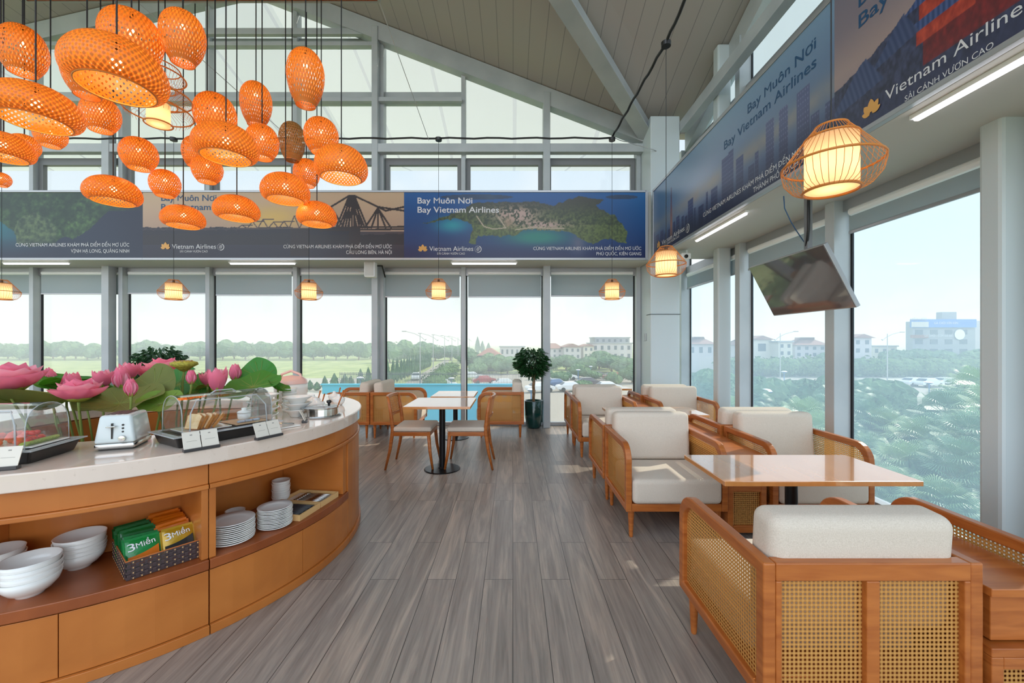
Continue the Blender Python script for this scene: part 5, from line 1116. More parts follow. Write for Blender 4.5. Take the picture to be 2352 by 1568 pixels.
lant = [('jar', 52, 115, 134, 2.95, 'tall orange lantern at the top left corner, behind the first thick cord', 1.25), ('dome', 82, 246, 252, 2.55, 'large flat lantern at the left edge, wide mouth toward the camera', .92), ('dome', 8, 338, 168, 2.9, 'flat lantern cut by the left edge, below the large flat one', 1),
 ('jar', 56, 335, 86, 3.5, 'small lantern showing between the two flat ones at the left edge', .9), ('jar', 116, 310, 88, 3.3, 'lantern mostly hidden below the large left flat lantern', .9), ('jar', 2, 412, 56, 3.3, 'smallest lantern at the left edge, its body cut off', .9),
 ('jar', 231, 262, 104, 3.35, 'lantern hanging just below the shade behind the biggest one', 1.05), ('egg', 200, 170, 130, 2.85, 'lantern behind the left shoulder of the biggest one', .75), ('dome', 268, 158, 268, 2.3, 'biggest lantern, its bright bulb and wide mouth visible', 1.05),
 ('jar', 302, 88, 160, 2.75, 'broad lantern rising behind the biggest one', 1.0), ('egg', 420, 88, 114, 2.85, 'tall egg shaped lantern at the top, touching the upper edge', .85), ('jar', 494, 262, 106, 3.3, 'round lantern directly behind the flat one in the centre', 1.05),
 ('egg', 588, 240, 78, 3.7, 'slim egg shaped lantern with the longest body in the middle', .95), ('egg', 702, 180, 90, 3.1, 'egg shaped lantern highest at the right of the cluster', 1.02), ('dome', 519, 330, 164, 2.95, 'wide flat lantern in the centre of the cluster', 1.02),
 ('jar', 602, 326, 82, 3.55, 'round lantern right behind the central flat one', 1.1), ('jar', 738, 312, 83, 3.6, 'round lantern above the rightmost flat one', 1.05), ('dome', 784, 378, 127, 3.35, 'flat lantern at the far right of the cluster, loosely woven', 1.15),
 ('jar', 704, 397, 64, 4.0, 'small round lantern left of the rightmost flat one', 1.08), ('jar', 319, 353, 98, 3.6, 'round lantern with its mouth to the right, below the bamboo frame lamp', .98), ('jar', 448, 348, 66, 3.9, 'narrow lantern half hidden at the left of the central flat one', 1.3),
 ('jar', 476, 388, 78, 3.75, 'lantern hanging under the central flat one', .98), ('dome', 260, 439, 148, 3.55, 'flat lantern above the green island banner', 1.0), ('jar', 379, 421, 79, 3.8, 'small round lantern beside the flat one over the green island banner', 1.0),
 ('dome', 421, 499, 111, 3.85, 'lowest flat lantern, over the airline name on the banner', 1.0), ('dome', 544, 479, 114, 3.8, 'flat lantern in front of the dim end of the bridge banner', 1.0), ('dome', 656, 434, 119, 3.6, 'flat lantern below the unlit one', 1.08), ('dome', 728, 493, 96, 3.85, 'flat lantern in front of the bridge tower on the banner', 1.1)]
for k, x, y, w, Y, l, hs in lant: lantern(k, x, y, w, Y, l, hs=hs)
lantern('egg', 671, 326, 64, 3.85, 'unlit straw coloured lantern near the middle', True, 1.0)

# bamboo frame lamps
def ring_pts(r, z, n=36): return [(r * math.cos(2 * PI * i / n), r * math.sin(2 * PI * i / n), z) for i in range(n)]
def bamboo_lamp(prof_rib, rings, drum, energy, name='bamboo_pendant'):
    t = thing(name, 'proto', 'pendant lamp'); m = MB()
    for r, z, th in rings: m.tube(ring_pts(r, z), th, 6, closed=True)
    m.build('rings', M['bamboo'], t, local=True, smooth=True); m = MB(); n = 44
    for i in range(n):
        a = 2 * PI * i / n; m.tube([(r * math.cos(a), r * math.sin(a), z) for r, z in prof_rib], .0011, 5, cap=False)
    m.build('ribs', M['bamboo'], t, local=True, smooth=True); m = MB(); r0, z0, z1 = drum; m.lathe([(.001, z0 + .001), (r0, z0), (r0, z1)], 44); m.build('paper_drum', M['paper'], t, local=True, smooth=False)
    m = MB(); m.lathe([(.001, z1 + .06), (.014, z1 + .055), (.02, z1 - .01), (.001, z1 - .01)], 12); m.build('socket', M['black'], t, local=True)
    m = MB(); m.ball((0, 0, (z0 + z1) / 2 + .02), .024, 10); m.build('bulb', M['bulb'], t, local=True, smooth=True)
    L = bpy.data.lights.new('bulb_light', 'POINT'); L.color = (1, .82, .60); L.energy = energy; L.shadow_soft_size = .02; lo = bpy.data.objects.new('bulb_light', L); COL.objects.link(lo); lo.parent = t; lo.location = (0, 0, (z0 + z1) / 2 - .02); return t
rib = [(.06, .275), (.10, .225), (.182, .115), (.186, .095), (.176, .05), (.145, .01), (.102, -.01)]
bp0 = bamboo_lamp(rib, [(.06, .275, .004), (.10, .225, .004), (.184, .11, .005), (.104, -.005, .006)], (.098, .0, .22), .8)
CZ = 4.35
def pendant(loc, label, canopy=True, top=CZ, first=[0]):
    o = bp0 if not first[0] else copy_tree(bp0); first[0] = 1
    for ch in list(o.children):
        if ch.name.startswith(('cord', 'canopy')): bpy.data.objects.remove(ch)
    place(o, loc, 0, None, label, 'bamboo pendant lamps over the tables'); x, y, z = loc
    MB().tube([(0, 0, .24), (0, 0, top - z)], .0028, 6).build('cord', M['cord'], o, local=True)
    m = MB(); m.lathe([(.001, top - z - .03), (.045, top - z - .03), (.048, top - z + .01), (.001, top - z + .012)], 20); m.build('canopy', M['black'], o, local=True)
pend = [((1.43, 5.9, 2.045), 'bamboo pendant lamp in front of the last back window by the corner column'), ((1.505, 4.02, 2.075), 'bamboo pendant lamp in front of the corner column'), ((1.40, 1.80, 2.085), 'large near bamboo pendant lamp above the television'),
 ((-1.07, 5.9, 2.05), 'bamboo pendant lamp above the low table by the back window'), ((-2.94, 5.9, 2.04), 'bamboo pendant lamp left of the wall speaker'), ((-4.89, 5.9, 2.04), 'bamboo pendant lamp over the potted ficus at the left'), ((-7.37, 5.9, 2.04), 'bamboo pendant lamp cut by the left edge of the view')]
for loc, l in pend: pendant(loc, l)
for o, rz in ((None, 0),): pass
# tiered frame lamp within the cluster
c = P(364, 236, 3.05); rib2 = [(.13, .26), (.16, .20), (.13, .13), (.10, .11), (.19, .07), (.205, .04), (.14, .0), (.11, -.01), (.20, -.05), (.205, -.075), (.19, -.11)]
fl = bamboo_lamp(rib2, [(.13, .26, .004), (.165, .20, .005), (.10, .11, .004), (.205, .045, .005), (.11, -.01, .004), (.21, -.07, .005), (.085, -.16, .005)], (.07, -.165, -.01), .3, 'tiered_frame_lamp')
fl['group'] = ''; del fl['group']; place(fl, tuple(c), 0, None, 'tiered open bamboo frame lamp with a small paper drum, behind the biggest lantern'); MB().tube([(0, 0, .1), (0, 0, PZ - c.z - .01)], .004, 6).build('cord', M['cord'], fl, local=True)

# canopy panel of the cluster, cables
t = thing('lantern_canopy', 'dark ceiling panel from which the woven lanterns hang', 'ceiling panel', (-2.6, 2.6, PZ)); MB().box(-4.6, -1.28, .9, 3.88, PZ, PZ + .05).build('panel', M['shelf'], t)
m = MB().box(-4.62, -1.26, .88, .9, PZ - .005, PZ + .055).box(-4.62, -1.26, 3.88, 3.9, PZ - .005, PZ + .055).box(-4.62, -4.6, .9, 3.88, PZ - .005, PZ + .055).box(-1.28, -1.26, .9, 3.88, PZ - .005, PZ + .055); m.build('metal_edge', M['alu'], t)
m = MB()
for x, y in ((-1.4, 1.2), (-1.4, 3.7), (-4.4, 1.2), (-4.4, 3.7)): m.tube([(x, y, PZ + .05), (x, y, (zL(x, y)) if x > XP else zP(y) - .23 * (XP - x))], .008, 6)
m.build('hanger_rod', M['alu'], t)
def sag(a, b, n=24, w=.012, s=0):
    a, b = Vector(a), Vector(b); return [a.lerp(b, i / n) + Vector((0, 0, w * math.sin(i * 1.9) - s * 4 * (i / n) * (1 - i / n))) for i in range(n + 1)]
tag(MB().tube(sag((-9.4, 5.9, CZ), (1.43, 5.9, CZ + .01), 60, .008), .013, 7).build('power_cable', M['cord'], smooth=True), 'black cable strung along the back windows', 'cable')
tag(MB().tube(sag((1.43, 5.9, CZ + .02), (1.505, 4.02, CZ + .01), 16, .012) + sag((1.505, 4.02, CZ + .01), (1.40, 1.80, CZ), 18, .012), .015, 7).build('power_cable', M['cord'], smooth=True), 'black cable rising toward the camera over the window tables', 'cable')
tag(MB().tube(sag((1.43, 5.9, CZ + .015), (2.25, 6.42, 4.42), 12, .006), .006, 6).build('steel_wire', M['wire'], smooth=True), 'thin steel wire from the cable to the corner column', 'wire')
tag(MB().tube([(-1.27, 3.88, PZ), P(985, 322, 5.9)], .004, 6).build('steel_wire', M['wire']), 'thin steel wire from the lantern panel to the cable, middle of the room', 'wire')
tag(MB().tube([P(300, -10, 3.88), P(660, 312, 5.9)], .004, 6).build('steel_wire', M['wire']), 'thin steel wire crossing behind the woven lanterns', 'wire')

# ---------------------------------------------------------------- television, speaker, camera
tl_ = math.radians(27.5); t = thing('television', 'flat television hanging from a pole, tilted down at the side window', 'television', (2.395, 3.47, 1.90)); E_ = Matrix.Translation((2.395, 3.47, 1.90)) @ Matrix.Rotation(-tl_ , 4, 'Y')
m = MB(); m.m = E_; m.box(.0, .035, -.475, .475, -.262, .262); m.build('bezel', M['alu'], t, bevel=.004)
m = MB(); m.m = E_; m.box(-.003, .002, -.468, .468, -.25, .255); m.build('screen', M['screen'], t)
m = MB(); m.m = E_; m.box(.035, .075, -.40, .40, -.24, .02); m.build('rear_housing', M['bright'], t, bevel=.015)
m = MB(); m.box(2.34, 2.38, 3.25, 3.29, 2.13, 2.69); m.tube([(2.36, 3.27, 2.2), (2.42, 3.4, 2.02)], .02, 8); m.build('mounting_pole', M['steel_dark'], t)
m = MB(); m.tube([(2.33, 3.225, 2.69), (2.33, 3.225, 2.3), (2.36, 3.3, 2.12)], .011, 6); m.build('power_cord', M['cord'], t, smooth=True)
M['bluecable'] = mat('blue_cable', (40, 80, 120), .5)
m = MB(); m.tube([P(1800, 450, 3.3), P(1802, 478, 3.3), P(1816, 508, 3.3), P(1828, 528, 3.3), (2.40, 3.34, 2.2)], .004, 6); tag(m.build('data_cable', M['bluecable'], smooth=True), 'thin blue cable hanging beside the television pole', 'cable')
c = P(851, 637, 6.5); t = thing('wall_speaker', 'white wall speaker under the banner beside a column', 'speaker', (c.x, c.y, c.z)); MB().box(c.x - .085, c.x + .085, 6.44, 6.58, c.z, c.z + .27).build('cabinet', M['bright'], t, bevel=.02, seg=4); MB().box(c.x - .07, c.x + .07, 6.434, 6.441, c.z + .02, c.z + .25).build('grille', M['soffit'], t, bevel=.003)
MB().tube([(c.x + .03, 6.57, c.z + .2), (c.x + .12, 6.7, c.z + .22), (c.x + .14, 6.8, c.z + .05)], .012, 6).build('bracket', M['black'], t, smooth=True)
c = P(1569, 592, 5.6); t = thing('security_camera', 'small white security camera beside the corner pendant', 'camera', tuple(c)); MB().box(c.x - .06, c.x + .07, 5.5, 5.7, c.z - .03, c.z + .05).build('housing', M['bright'], t, bevel=.015, seg=3); m = MB(); m.m = Matrix.Translation((c.x, 5.5, c.z + .0)) @ Matrix.Rotation(PI / 2, 4, 'X'); m.lathe([(.001, 0), (.026, 0), (.024, .012), (.001, .016)], 16); m.build('lens', M['black'], t)
MB().box(c.x + .04, c.x + .06, 5.59, 5.61, c.z + .03, 2.68).build('bracket', M['bright'], t)

# ---------------------------------------------------------------- outdoors
hz = bpy.data.materials.new('hazy_air'); hz.use_nodes = True; hn = hz.node_tree; hn.nodes.clear(); hs_ = hn.nodes.new('ShaderNodeVolumeScatter'); ho = hn.nodes.new('ShaderNodeOutputMaterial')
hs_.inputs['Color'].default_value = (.80, .89, 1, 1); hs_.inputs['Density'].default_value = .0024; hs_.inputs['Anisotropy'].default_value = .1; hn.links.new(hs_.outputs[0], ho.inputs['Volume'])
st(MB().box(-700, 700, 9, 1000, -5.95, 30).build('haze', hz)); SC.cycles.volume_bounces = 1
GZ = -5.8; EH = H - GZ
def gp(px, py): return on(px, py, GZ)
M['grass'] = noisy(mat('grass', (150, 160, 112), .95, spec=.1), (128, 146, 92), (170, 178, 124), (1, .6, 1), .25, 8, .35, .65)
M['paving'] = mat('concrete_paving', (176, 172, 160), .9); M['road'] = mat('road', (158, 152, 142), .9); M['far_tree'] = noisy(mat('far_foliage', (70, 100, 70), .95, spec=.05), (72, 104, 80), (122, 148, 106), nscale=.8, detail=8)
M['hedge'] = noisy(mat('hedge_leaves', (60, 92, 56), .95, spec=.05), (60, 90, 62), (112, 138, 88), nscale=3, detail=8); M['cyan'] = mat('cyan_wall', (88, 178, 206), .7)
M['bldg'] = mat('pale_wall', (190, 184, 188), .9); M['bldg2'] = mat('cream_wall', (206, 200, 190), .9); M['bldg3'] = mat('grey_concrete', (150, 152, 158), .9); M['roof'] = mat('tile_roof', (150, 110, 100), .9); M['win'] = mat('dark_window', (70, 82, 96), .3)
M['palm'] = mat('palm_frond', (104, 142, 100), .4); M['palm2'] = mat('palm_frond_light', (146, 174, 116), .4); M['car_w'] = mat('white_car', (226, 228, 230), .2, Coat_Weight=.5); M['car_r'] = mat('red_car', (170, 50, 50), .2, Coat_Weight=.5); M['car_b'] = mat('dark_car', (70, 66, 78), .2, Coat_Weight=.5); M['car_bl'] = mat('blue_car', (84, 110, 150), .2, Coat_Weight=.5)
M['conifer'] = noisy(mat('conifer', (50, 88, 62), .95, spec=.05), (52, 84, 64), (92, 122, 88), nscale=2, detail=6)
g = MB(); g.add([(-900, 8, GZ - .1), (900, 8, GZ - .1), (900, 1200, GZ - .1), (-900, 1200, GZ - .1), (-900, -60, GZ - .1), (900, -60, GZ - .1)], [(0, 1, 2, 3), (4, 5, 1, 0)])
st(g.build('ground', M['grass'], origin=(0, 0, GZ)))
def flat(name, pts, matl, z, kind='structure', label=None, cat=None):
    m = MB(); m.add([(p[0], p[1], z) for p in pts], [tuple(range(len(pts)))]); o = m.build(name, matl)
    if label: tag(o, label, cat)
    else: o['kind'] = kind
    return o
flat('apron_paving', [(-170, 84), (-24, 84), (-24, 30), (-170, 30)], M['paving'], GZ - .05)
flat('access_road', [gp(905, 895), gp(1005, 895), gp(1032, 826), gp(1022, 826)], M['road'], GZ - .02)
flat('car_park', [(-6, 24), (60, 24), (70, 95), (-8, 95)], M['road'], GZ - .04); flat('side_yard', [(60, -40), (120, -40), (120, 95), (70, 95)], M['paving'], GZ - .045); flat('side_street', [(8, -40), (60, -40), (60, 24), (8, 24)], M['paving'], GZ - .045)

def blob_tree(seed, trunk=True):
    rd = random.Random(seed); t = thing('tree', 'proto', 'tree'); m = MB()
    for k in range(9):
        a = rd.random() * 6.28; rr = rd.random() * .30; r = .18 + rd.random() * .13; c = (rr * math.cos(a), rr * math.sin(a), .42 + rd.random() * .36); n = 9; prof = []
        vs = []; nn = 14
        for i in range(n + 1):
            for j in range(nn):
                u, v = PI * i / n, 2 * PI * j / nn; d = 1 + .16 * math.sin(5 * v + k + i) + .12 * rd.random(); vs.append((c[0] + r * d * math.sin(u) * math.cos(v), c[1] + r * d * math.sin(u) * math.sin(v), c[2] + r * d * math.cos(u)))
        m.add(vs, [(i * nn + j, i * nn + (j + 1) % nn, (i + 1) * nn + (j + 1) % nn, (i + 1) * nn + j) for i in range(n) for j in range(nn)])
    leaf_cloud(m, (0, 0, .56), .47, .42, 900, .07, rd, .6); m.build('crown', M['far_tree'], t, local=True)
    MB().tube([(0, 0, 0), (.01, .01, .25), (0, 0, .5)], [.035, .028, .02], 8).build('trunk', M['bark'], t, local=True); return t
tp = [blob_tree(k) for k in range(3)]; tused = [0, 0, 0]
def tree(x, y, w, h_, label, group, k=0, gz=GZ):
    o = tp[k] if not tused[k] else copy_tree(tp[k]); tused[k] = 1; place(o, (x, y, gz), R.random() * 6, (w, w, h_), label, group); return o
# wooded edge beyond the field: every crown its own tree
def topx(px, top, Y, w): c = P(px, top, Y); return c.x, c.z - GZ
for i, px in enumerate(range(-60, 860, 26)):
    top = [790, 782, 786, 790, 795, 788, 783][i % 7] if px < 540 else ([794, 796] [i % 2] if px < 560 else 785 + (i % 3)); Y = 172 + 13 * (i % 2)
    x, h_ = topx(px, top, Y, 0); tree(x, Y, 8.6, h_, 'leafy tree in the far wood line beyond the field', 'trees of the far wood line', i % 3)
for i, (px, top, Y, w) in enumerate([(895, 786, 150, 9), (915, 783, 150, 9), (940, 789, 155, 9), (968, 786, 160, 10), (1000, 790, 165, 10), (1035, 792, 170, 9), (1065, 794, 150, 9), (1112, 812, 105, 6), (1080, 806, 112, 7), (1140, 815, 100, 6), (1166, 820, 96, 6), (1095, 832, 88, 4), (1215, 812, 104, 7), (1262, 818, 100, 7), (1300, 814, 110, 7), (1345, 820, 100, 7), (1376, 808, 112, 9), (1405, 814, 102, 8), (1436, 822, 94, 7), (1325, 838, 84, 5), (1250, 846, 80, 4), (1452, 836, 74, 5), (1238, 834, 90, 5), (1290, 852, 72, 3.5), (1365, 852, 78, 3.5), (1405, 856, 70, 3), (1340, 872, 62, 2.6)]):
    x, h_ = topx(px, top, Y, 0); tree(x, Y, w, h_, 'hazy leafy tree between the car park and the houses', 'trees around the car park', i % 3)
# casuarinas, cypresses
def cone_tree(seed):
    t = thing('cypress', 'proto', 'tree'); rd = random.Random(seed); m = MB(); n, k = 16, 12; vs = []
    for i in range(k + 1):
        u = i / k; r = .5 * (math.sin(PI * min(1, u * 1.0 + .06)) ** .7 if u < .3 else (1 - u) ** .75 * 1.12)
        for j in range(n): d = 1 + .22 * rd.random(); vs.append((r * d * math.cos(2 * PI * j / n), r * d * math.sin(2 * PI * j / n), .04 + .96 * u + .02 * rd.random()))
    m.add(vs, [(i * n + j, i * n + (j + 1) % n, (i + 1) * n + (j + 1) % n, (i + 1) * n + j) for i in range(k) for j in range(n)]); leaf_cloud(m, (0, 0, .42), .42, .42, 260, .09, rd, .8); m.build('foliage', M['conifer'], t, local=True); MB().tube([(0, 0, 0), (0, 0, .1)], .06, 6).build('trunk', M['bark'], t, local=True); return t
cy = cone_tree(5); cu = [0]
def cypress(px, base, top, w, label, group):
    p = gp(px, base); h_ = (base - top) * p.y / F; o = cy if not cu[0] else copy_tree(cy); cu[0] = 1; place(o, (p.x, p.y, GZ), R.random() * 6, (w * p.y / F, w * p.y / F, h_), label, group)
for i in range(24):
    u = i / 23; k = 1 / (1 + 2.1 * u); cypress(1033 - 143 * k + (i % 2), 822 + 68 * k - 2, 806 + 22 * k - 4 + 14 * k * 0, 5 + 9 * k, 'slim dark cypress in the row along the access road', 'cypress row along the road')
for i, (px, b, tpy, w) in enumerate([(712, 896, 872, 16), (728, 897, 876, 18), (746, 896, 862, 16), (768, 898, 856, 22), (792, 897, 858, 24), (806, 895, 862, 18), (828, 893, 846, 18), (846, 894, 842, 18), (700, 897, 882, 14)]): cypress(px, b, tpy, w, 'small conifer in front of the paving, beyond the dining window', 'small conifers near the paving')
for i, (px, b, tpy, w) in enumerate([(1097, 812, 772, 13), (1108, 812, 782, 12), (1122, 812, 786, 12)]): cypress(px, b, tpy, w, 'tall feathery casuarina on the skyline', 'casuarinas on the skyline')
def bush_row(name, pts, w, h_, label, cat='hedge', seed=1):
    rd = random.Random(seed); m = MB()
    for a, b in zip(pts[:-1], pts[1:]):
        a, b = Vector(a), Vector(b); n = max(1, int((b - a).length / (w * .5)))
        for i in range(n):
            p = a.lerp(b, i / n); leaf_cloud(m, (p.x + rd.uniform(-.2, .2) * w, p.y + rd.uniform(-.2, .2) * w, p.z + h_ * .5), w * .62, h_ * .55, 130, h_ * .22, rd, .3); m.ball((p.x, p.y, p.z + h_ * .42), w * .5, 7, h_ / w * .85)
    return tag(m.build(name, M['hedge']), label, cat)
bush_row('hedge', [tuple(gp(1000, 893)), tuple(gp(1035, 848))], 4.0, 2.2, 'green shrubs along the right side of the access road', seed=2)
bush_row('hedge', [(-7, 37, GZ), (-1, 37, GZ)], 2, 1.4, 'low shrubs in the car park below the back windows', seed=3)
bush_row('hedge', [(-.6, 19, GZ), (-9, 17, GZ)], 2.2, 1.8, 'shrubs just below the cyan wall', seed=4)
bush_row('hedge', [(48, 90, GZ), (66, 89, GZ), (84, 88, GZ), (104, 87, GZ)], 6, 4.6, 'long dense dark hedge beyond the side street', seed=5)
# cyan wall
x0, x1 = bx(740, 30), bx(1187, 30); m = MB(); z1 = H - (884 - VY) * 30 / F; z0 = H - (950 - VY) * 30 / F - .8
m.box(x0, x1, 30, 30.2, GZ, z1).box(x0 - .1, x1 + .1, 29.9, 30.3, z1, z1 + .08); m.box(x1 - .2, x1, 22, 30, GZ, z1 - .4); tag(m.build('boundary_wall', M['cyan']), 'long cyan painted wall outside the back windows', 'wall')
m = MB(); m.box(x0, x1 + .4, 33, 33.06, z1 + .55, z1 + .6).box(x0, x1 + .4, 33, 33.06, GZ, GZ + .05)
for k in range(120): xx = x0 + (x1 + .4 - x0) * k / 119; m.box(xx, xx + .03, 33, 33.05, GZ, z1 + .75)
tag(m.build('railing', M['steel_dark']), 'thin metal railing behind the cyan wall', 'fence')
# street lamps
def street_lamp():
    t = thing('street_lamp', 'proto', 'street lamp'); MB().tube([(0, 0, 0), (0, 0, 9.6)], [.11, .06], 8).build('pole', M['alu'], t, local=True); m = MB(); m.tube([(.9, 0, 8.3), (.2, 0, 8.9), (0, 0, 9.0), (-1, 0, 9.5), (-2.6, 0, 9.9)], .05, 6); m.tube([(.9, 0, 8.3), (1.1, 0, 8.5)], .08, 6); m.build('arm', M['alu'], t, local=True); MB().box(-3.3, -2.5, -.12, .12, 9.85, 9.98).build('lamp_head', M['steel_dark'], t, local=True, bevel=.02); return t
sl = street_lamp(); su = [0]
def slamp(p, rz, label, s=1, group='street lamps along the road'):
    o = sl if not su[0] else copy_tree(sl); su[0] = 1; place(o, tuple(p), rz, s, label, group)
for i, (px, b) in enumerate([(965, 886), (995, 869), (1021, 857), (1038, 849), (1052, 843), (1078, 835)]):
    slamp(gp(px, b), 0, ['tall street lamp nearest the window above the access road', 'second street lamp along the access road', 'third street lamp along the access road', 'fourth street lamp along the access road', 'fifth street lamp, small in the distance', 'farthest street lamp behind the window post'][i], .92)
slamp(gp(1792, 885), PI, 'street lamp seen below the television', .92); slamp(gp(2038, 880), PI, 'street lamp near the tall sign building', .92, 'street lamps along the road')
def disc_lamp():
    t = thing('garden_lamp', 'proto', 'garden lamp'); MB().tube([(0, 0, 0), (0, 0, 3.2)], .06, 8).build('post', M['bluepost'], t, local=True); m = MB(); m.lathe([(.001, 3.1), (.12, 3.15), (.42, 3.42), (.44, 3.46), (.001, 3.46)], 20); m.build('reflector', M['bluepost'], t, local=True, smooth=False); m = MB(); m.lathe([(.43, 3.47), (.3, 3.60), (.001, 3.66)], 20); m.build('cover', M['bright'], t, local=True, smooth=True); return t
M['bluepost'] = mat('blue_post', (70, 120, 170), .4); dl = disc_lamp(); du = [0]
def dlamp(px, py, w, label):
    Y = .88 * F / w; p = P(px, py, Y); o = dl if not du[0] else copy_tree(dl); du[0] = 1; s = (p.z - GZ) / 3.5; place(o, (p.x, p.y, GZ), 0, (1, 1, s), label, 'blue disc lamps outdoors')
for a in [(827, 867, 17, 'blue disc lamp beyond the buffet end window'), (888, 856, 11, 'small blue disc lamp left of the cypress row'), (1037, 868, 15, 'blue disc lamp in front of the cyan wall'), (1019, 851, 10, 'small blue disc lamp beside the road shrubs'), (1100, 844, 9, 'small blue disc lamp above the red car'), (1110, 834, 7, 'smallest blue disc lamp by the low shed'), (1328, 849, 11, 'blue disc lamp in the middle of the car park'), (1357, 841, 9, 'small blue disc lamp at the right of the car park'), (1220, 894, 20, 'large blue disc lamp behind the plant pot'), (1801, 853, 13, 'blue disc lamp outside the window below the television'), (1759, 897, 27, 'large white topped disc lamp outside the side window'), (2134, 878, 16, 'blue disc lamp in front of the parked white cars')]: dlamp(*a)
# cars
def make_car():
    t = thing('parked_car', 'proto', 'car'); side = [(-2.1, .35), (-2.15, .7), (-2.0, .92), (-1.5, 1.0), (-.95, 1.42), (.55, 1.46), (1.15, 1.02), (1.9, .9), (2.15, .65), (2.1, .35)]; m = MB(); m.prism(side, lambda p, k: (p[0], (-.85 if k == 0 else .85) * (1 if p[1] < 1.1 else .8), p[1])); b = m.build('body', M['car_w'], t, local=True, bevel=.06, seg=2)
    g = MB()
    for s in (-1, 1): g.add([(-1.25, s * .83, 1.04), (.95, s * .83, 1.04), (.5, s * .70, 1.38), (-.88, s * .70, 1.36)], [(0, 1, 2, 3)])
    g.add([(-1.52, -.7, 1.04), (-1.52, .7, 1.04), (-1.0, .62, 1.38), (-1.0, -.62, 1.38)], [(0, 1, 2, 3)]); g.add([(1.16, -.7, 1.06), (1.16, .7, 1.06), (.62, .62, 1.43), (.62, -.62, 1.43)], [(0, 1, 2, 3)]); g.build('windows', M['win'], t, local=True)
    for sx_ in (-1.3, 1.3):
        for s in (-1, 1):
            w = MB(); w.m = Matrix.Translation((sx_, s * .78, .33)) @ Matrix.Rotation(PI / 2, 4, 'X'); w.lathe([(.001, -.1), (.33, -.1), (.33, .1), (.001, .1)], 16); w.build('wheel', M['black'], t, local=True)
    return t
cars = {}; base = make_car(); cars['car_w'] = base
def car(px, py, rz, m_, label):
    p = gp(px, py)
    o = base if not cars.get('used') else copy_tree(base); cars['used'] = 1
    if m_ != 'car_w':
        for ch in o.children:
            if ch.name.startswith('body'): ch.data = ch.data.copy(); ch.data.materials[0] = M[m_]
    place(o, (p.x, p.y, GZ), rz, None, label, 'cars outdoors')
for a in [(957, 872, 1.7, 'car_w', 'white car driving on the access road'), (1020, 892, .1, 'car_w', 'pale car just behind the cyan wall'), (1083, 870, .2, 'car_w', 'white and red trimmed car left of the red one'), (1112, 881, .3, 'car_r', 'red car behind the railing'), (1160, 889, .2, 'car_w', 'white car behind the railing left of the ficus'), (1085, 857, 0, 'car_w', 'white car far back beneath the trees'), (1280, 878, .3, 'car_w', 'white car at the left of the window by the corner'), (1300, 872, .1, 'car_w', 'white car in the second row of the car park'), (1310, 898, .15, 'car_w', 'nearest white car in the car park'), (1350, 886, .1, 'car_b', 'dark maroon car in the car park'), (1395, 898, .05, 'car_w', 'white saloon at the right of the car park'), (1372, 869, 0, 'car_b', 'dark car in the back row'), (1410, 872, .2, 'car_r', 'red car in the back row'), (1325, 862, 0, 'car_w', 'white car in the back row'), (1275, 890, .5, 'car_bl', 'blue car beside the nearest white one'), (1240, 900, .3, 'car_w', 'white car seen behind the plant pot'),
 (2098, 886, .2, 'car_w', 'white car at the left of the pair in the side lot'), (2132, 888, .15, 'car_w', 'white car in the middle of the side lot'), (2172, 886, .1, 'car_w', 'pale car at the right in the side lot'), (1775, 915, .6, 'car_w', 'white car half hidden by palms')]: car(*a)
# houses
def house(px0, px1, ytop, ybot, Y, label, roof=None, wmat='bldg', rows=2, cols=3, group='houses beyond the trees', depth=10):
    depth = 4 if px0 > 1560 else depth
    x0, x1 = bx(px0, Y), bx(px1, Y); zt = H - (ytop - VY) * Y / F; t = thing('house', label, 'building', ((x0 + x1) / 2, Y, GZ), group=group); MB().box(x0, x1, Y, Y + depth, GZ, zt).build('walls', M[wmat], t)
    if roof == 'gable':
        h_ = (x1 - x0) * .22; m = MB(); m.prism([(x0 - .6, zt), (x1 + .6, zt), ((x0 + x1) / 2, zt + h_)], lambda p, k: (p[0], Y - .5 + (depth + 1) * k, p[1])); m.build('roof', M['roof'], t)
    elif roof == 'hip':
        h_ = 1.8; m = MB(); m.hexa([(x0 - .6, Y - .6, zt), (x1 + .6, Y - .6, zt), (x1 + .6, Y + depth + .6, zt), (x0 - .6, Y + depth + .6, zt), (x0 + 2, Y + 3, zt + h_), (x1 - 2, Y + 3, zt + h_), (x1 - 2, Y + depth - 3, zt + h_), (x0 + 2, Y + depth - 3, zt + h_)]); m.build('roof', M['roof'], t)
    else: MB().box(x0 - .3, x1 + .3, Y - .3, Y + depth + .3, zt, zt + .35).build('roof', M['bldg3'], t)
    zb = H - (ybot - VY) * Y / F
    for r in range(rows):
        for c_ in range(cols):
            xa = x0 + (x1 - x0) * (c_ + .3) / cols; z = zt - (zt - zb) * (r + .75) / (rows + .2); MB().box(xa, xa + (x1 - x0) / cols * .4, Y - .06, Y + .02, z, z + (zt - zb) / (rows + .2) * .5).build('window', M['win'], t)
    return t
house(1148, 1205, 797, 822, 150, 'long pale low block on the skyline left of the ficus', None, 'bldg', 1, 5); house(1256, 1292, 800, 825, 140, 'pale house with a hipped roof nearest the ficus', 'hip', 'bldg', 2, 3); house(1296, 1334, 797, 828, 135, 'pink roofed house in the middle of the skyline', 'gable', 'bldg', 2, 3)
house(1340, 1364, 795, 826, 140, 'narrow house between the pink roofed one and the large block', 'gable', 'bldg2', 2, 2); house(1360, 1452, 789, 830, 145, 'large pale block at the right of the back windows', None, 'bldg', 2, 6); house(1366, 1446, 776, 790, 156, 'upper storey block with a flat overhanging roof', None, 'bldg3', 1, 6); house(1100, 1145, 816, 828, 104, 'low dark open shed with a cream roof', 'hip', 'win', 1, 2)
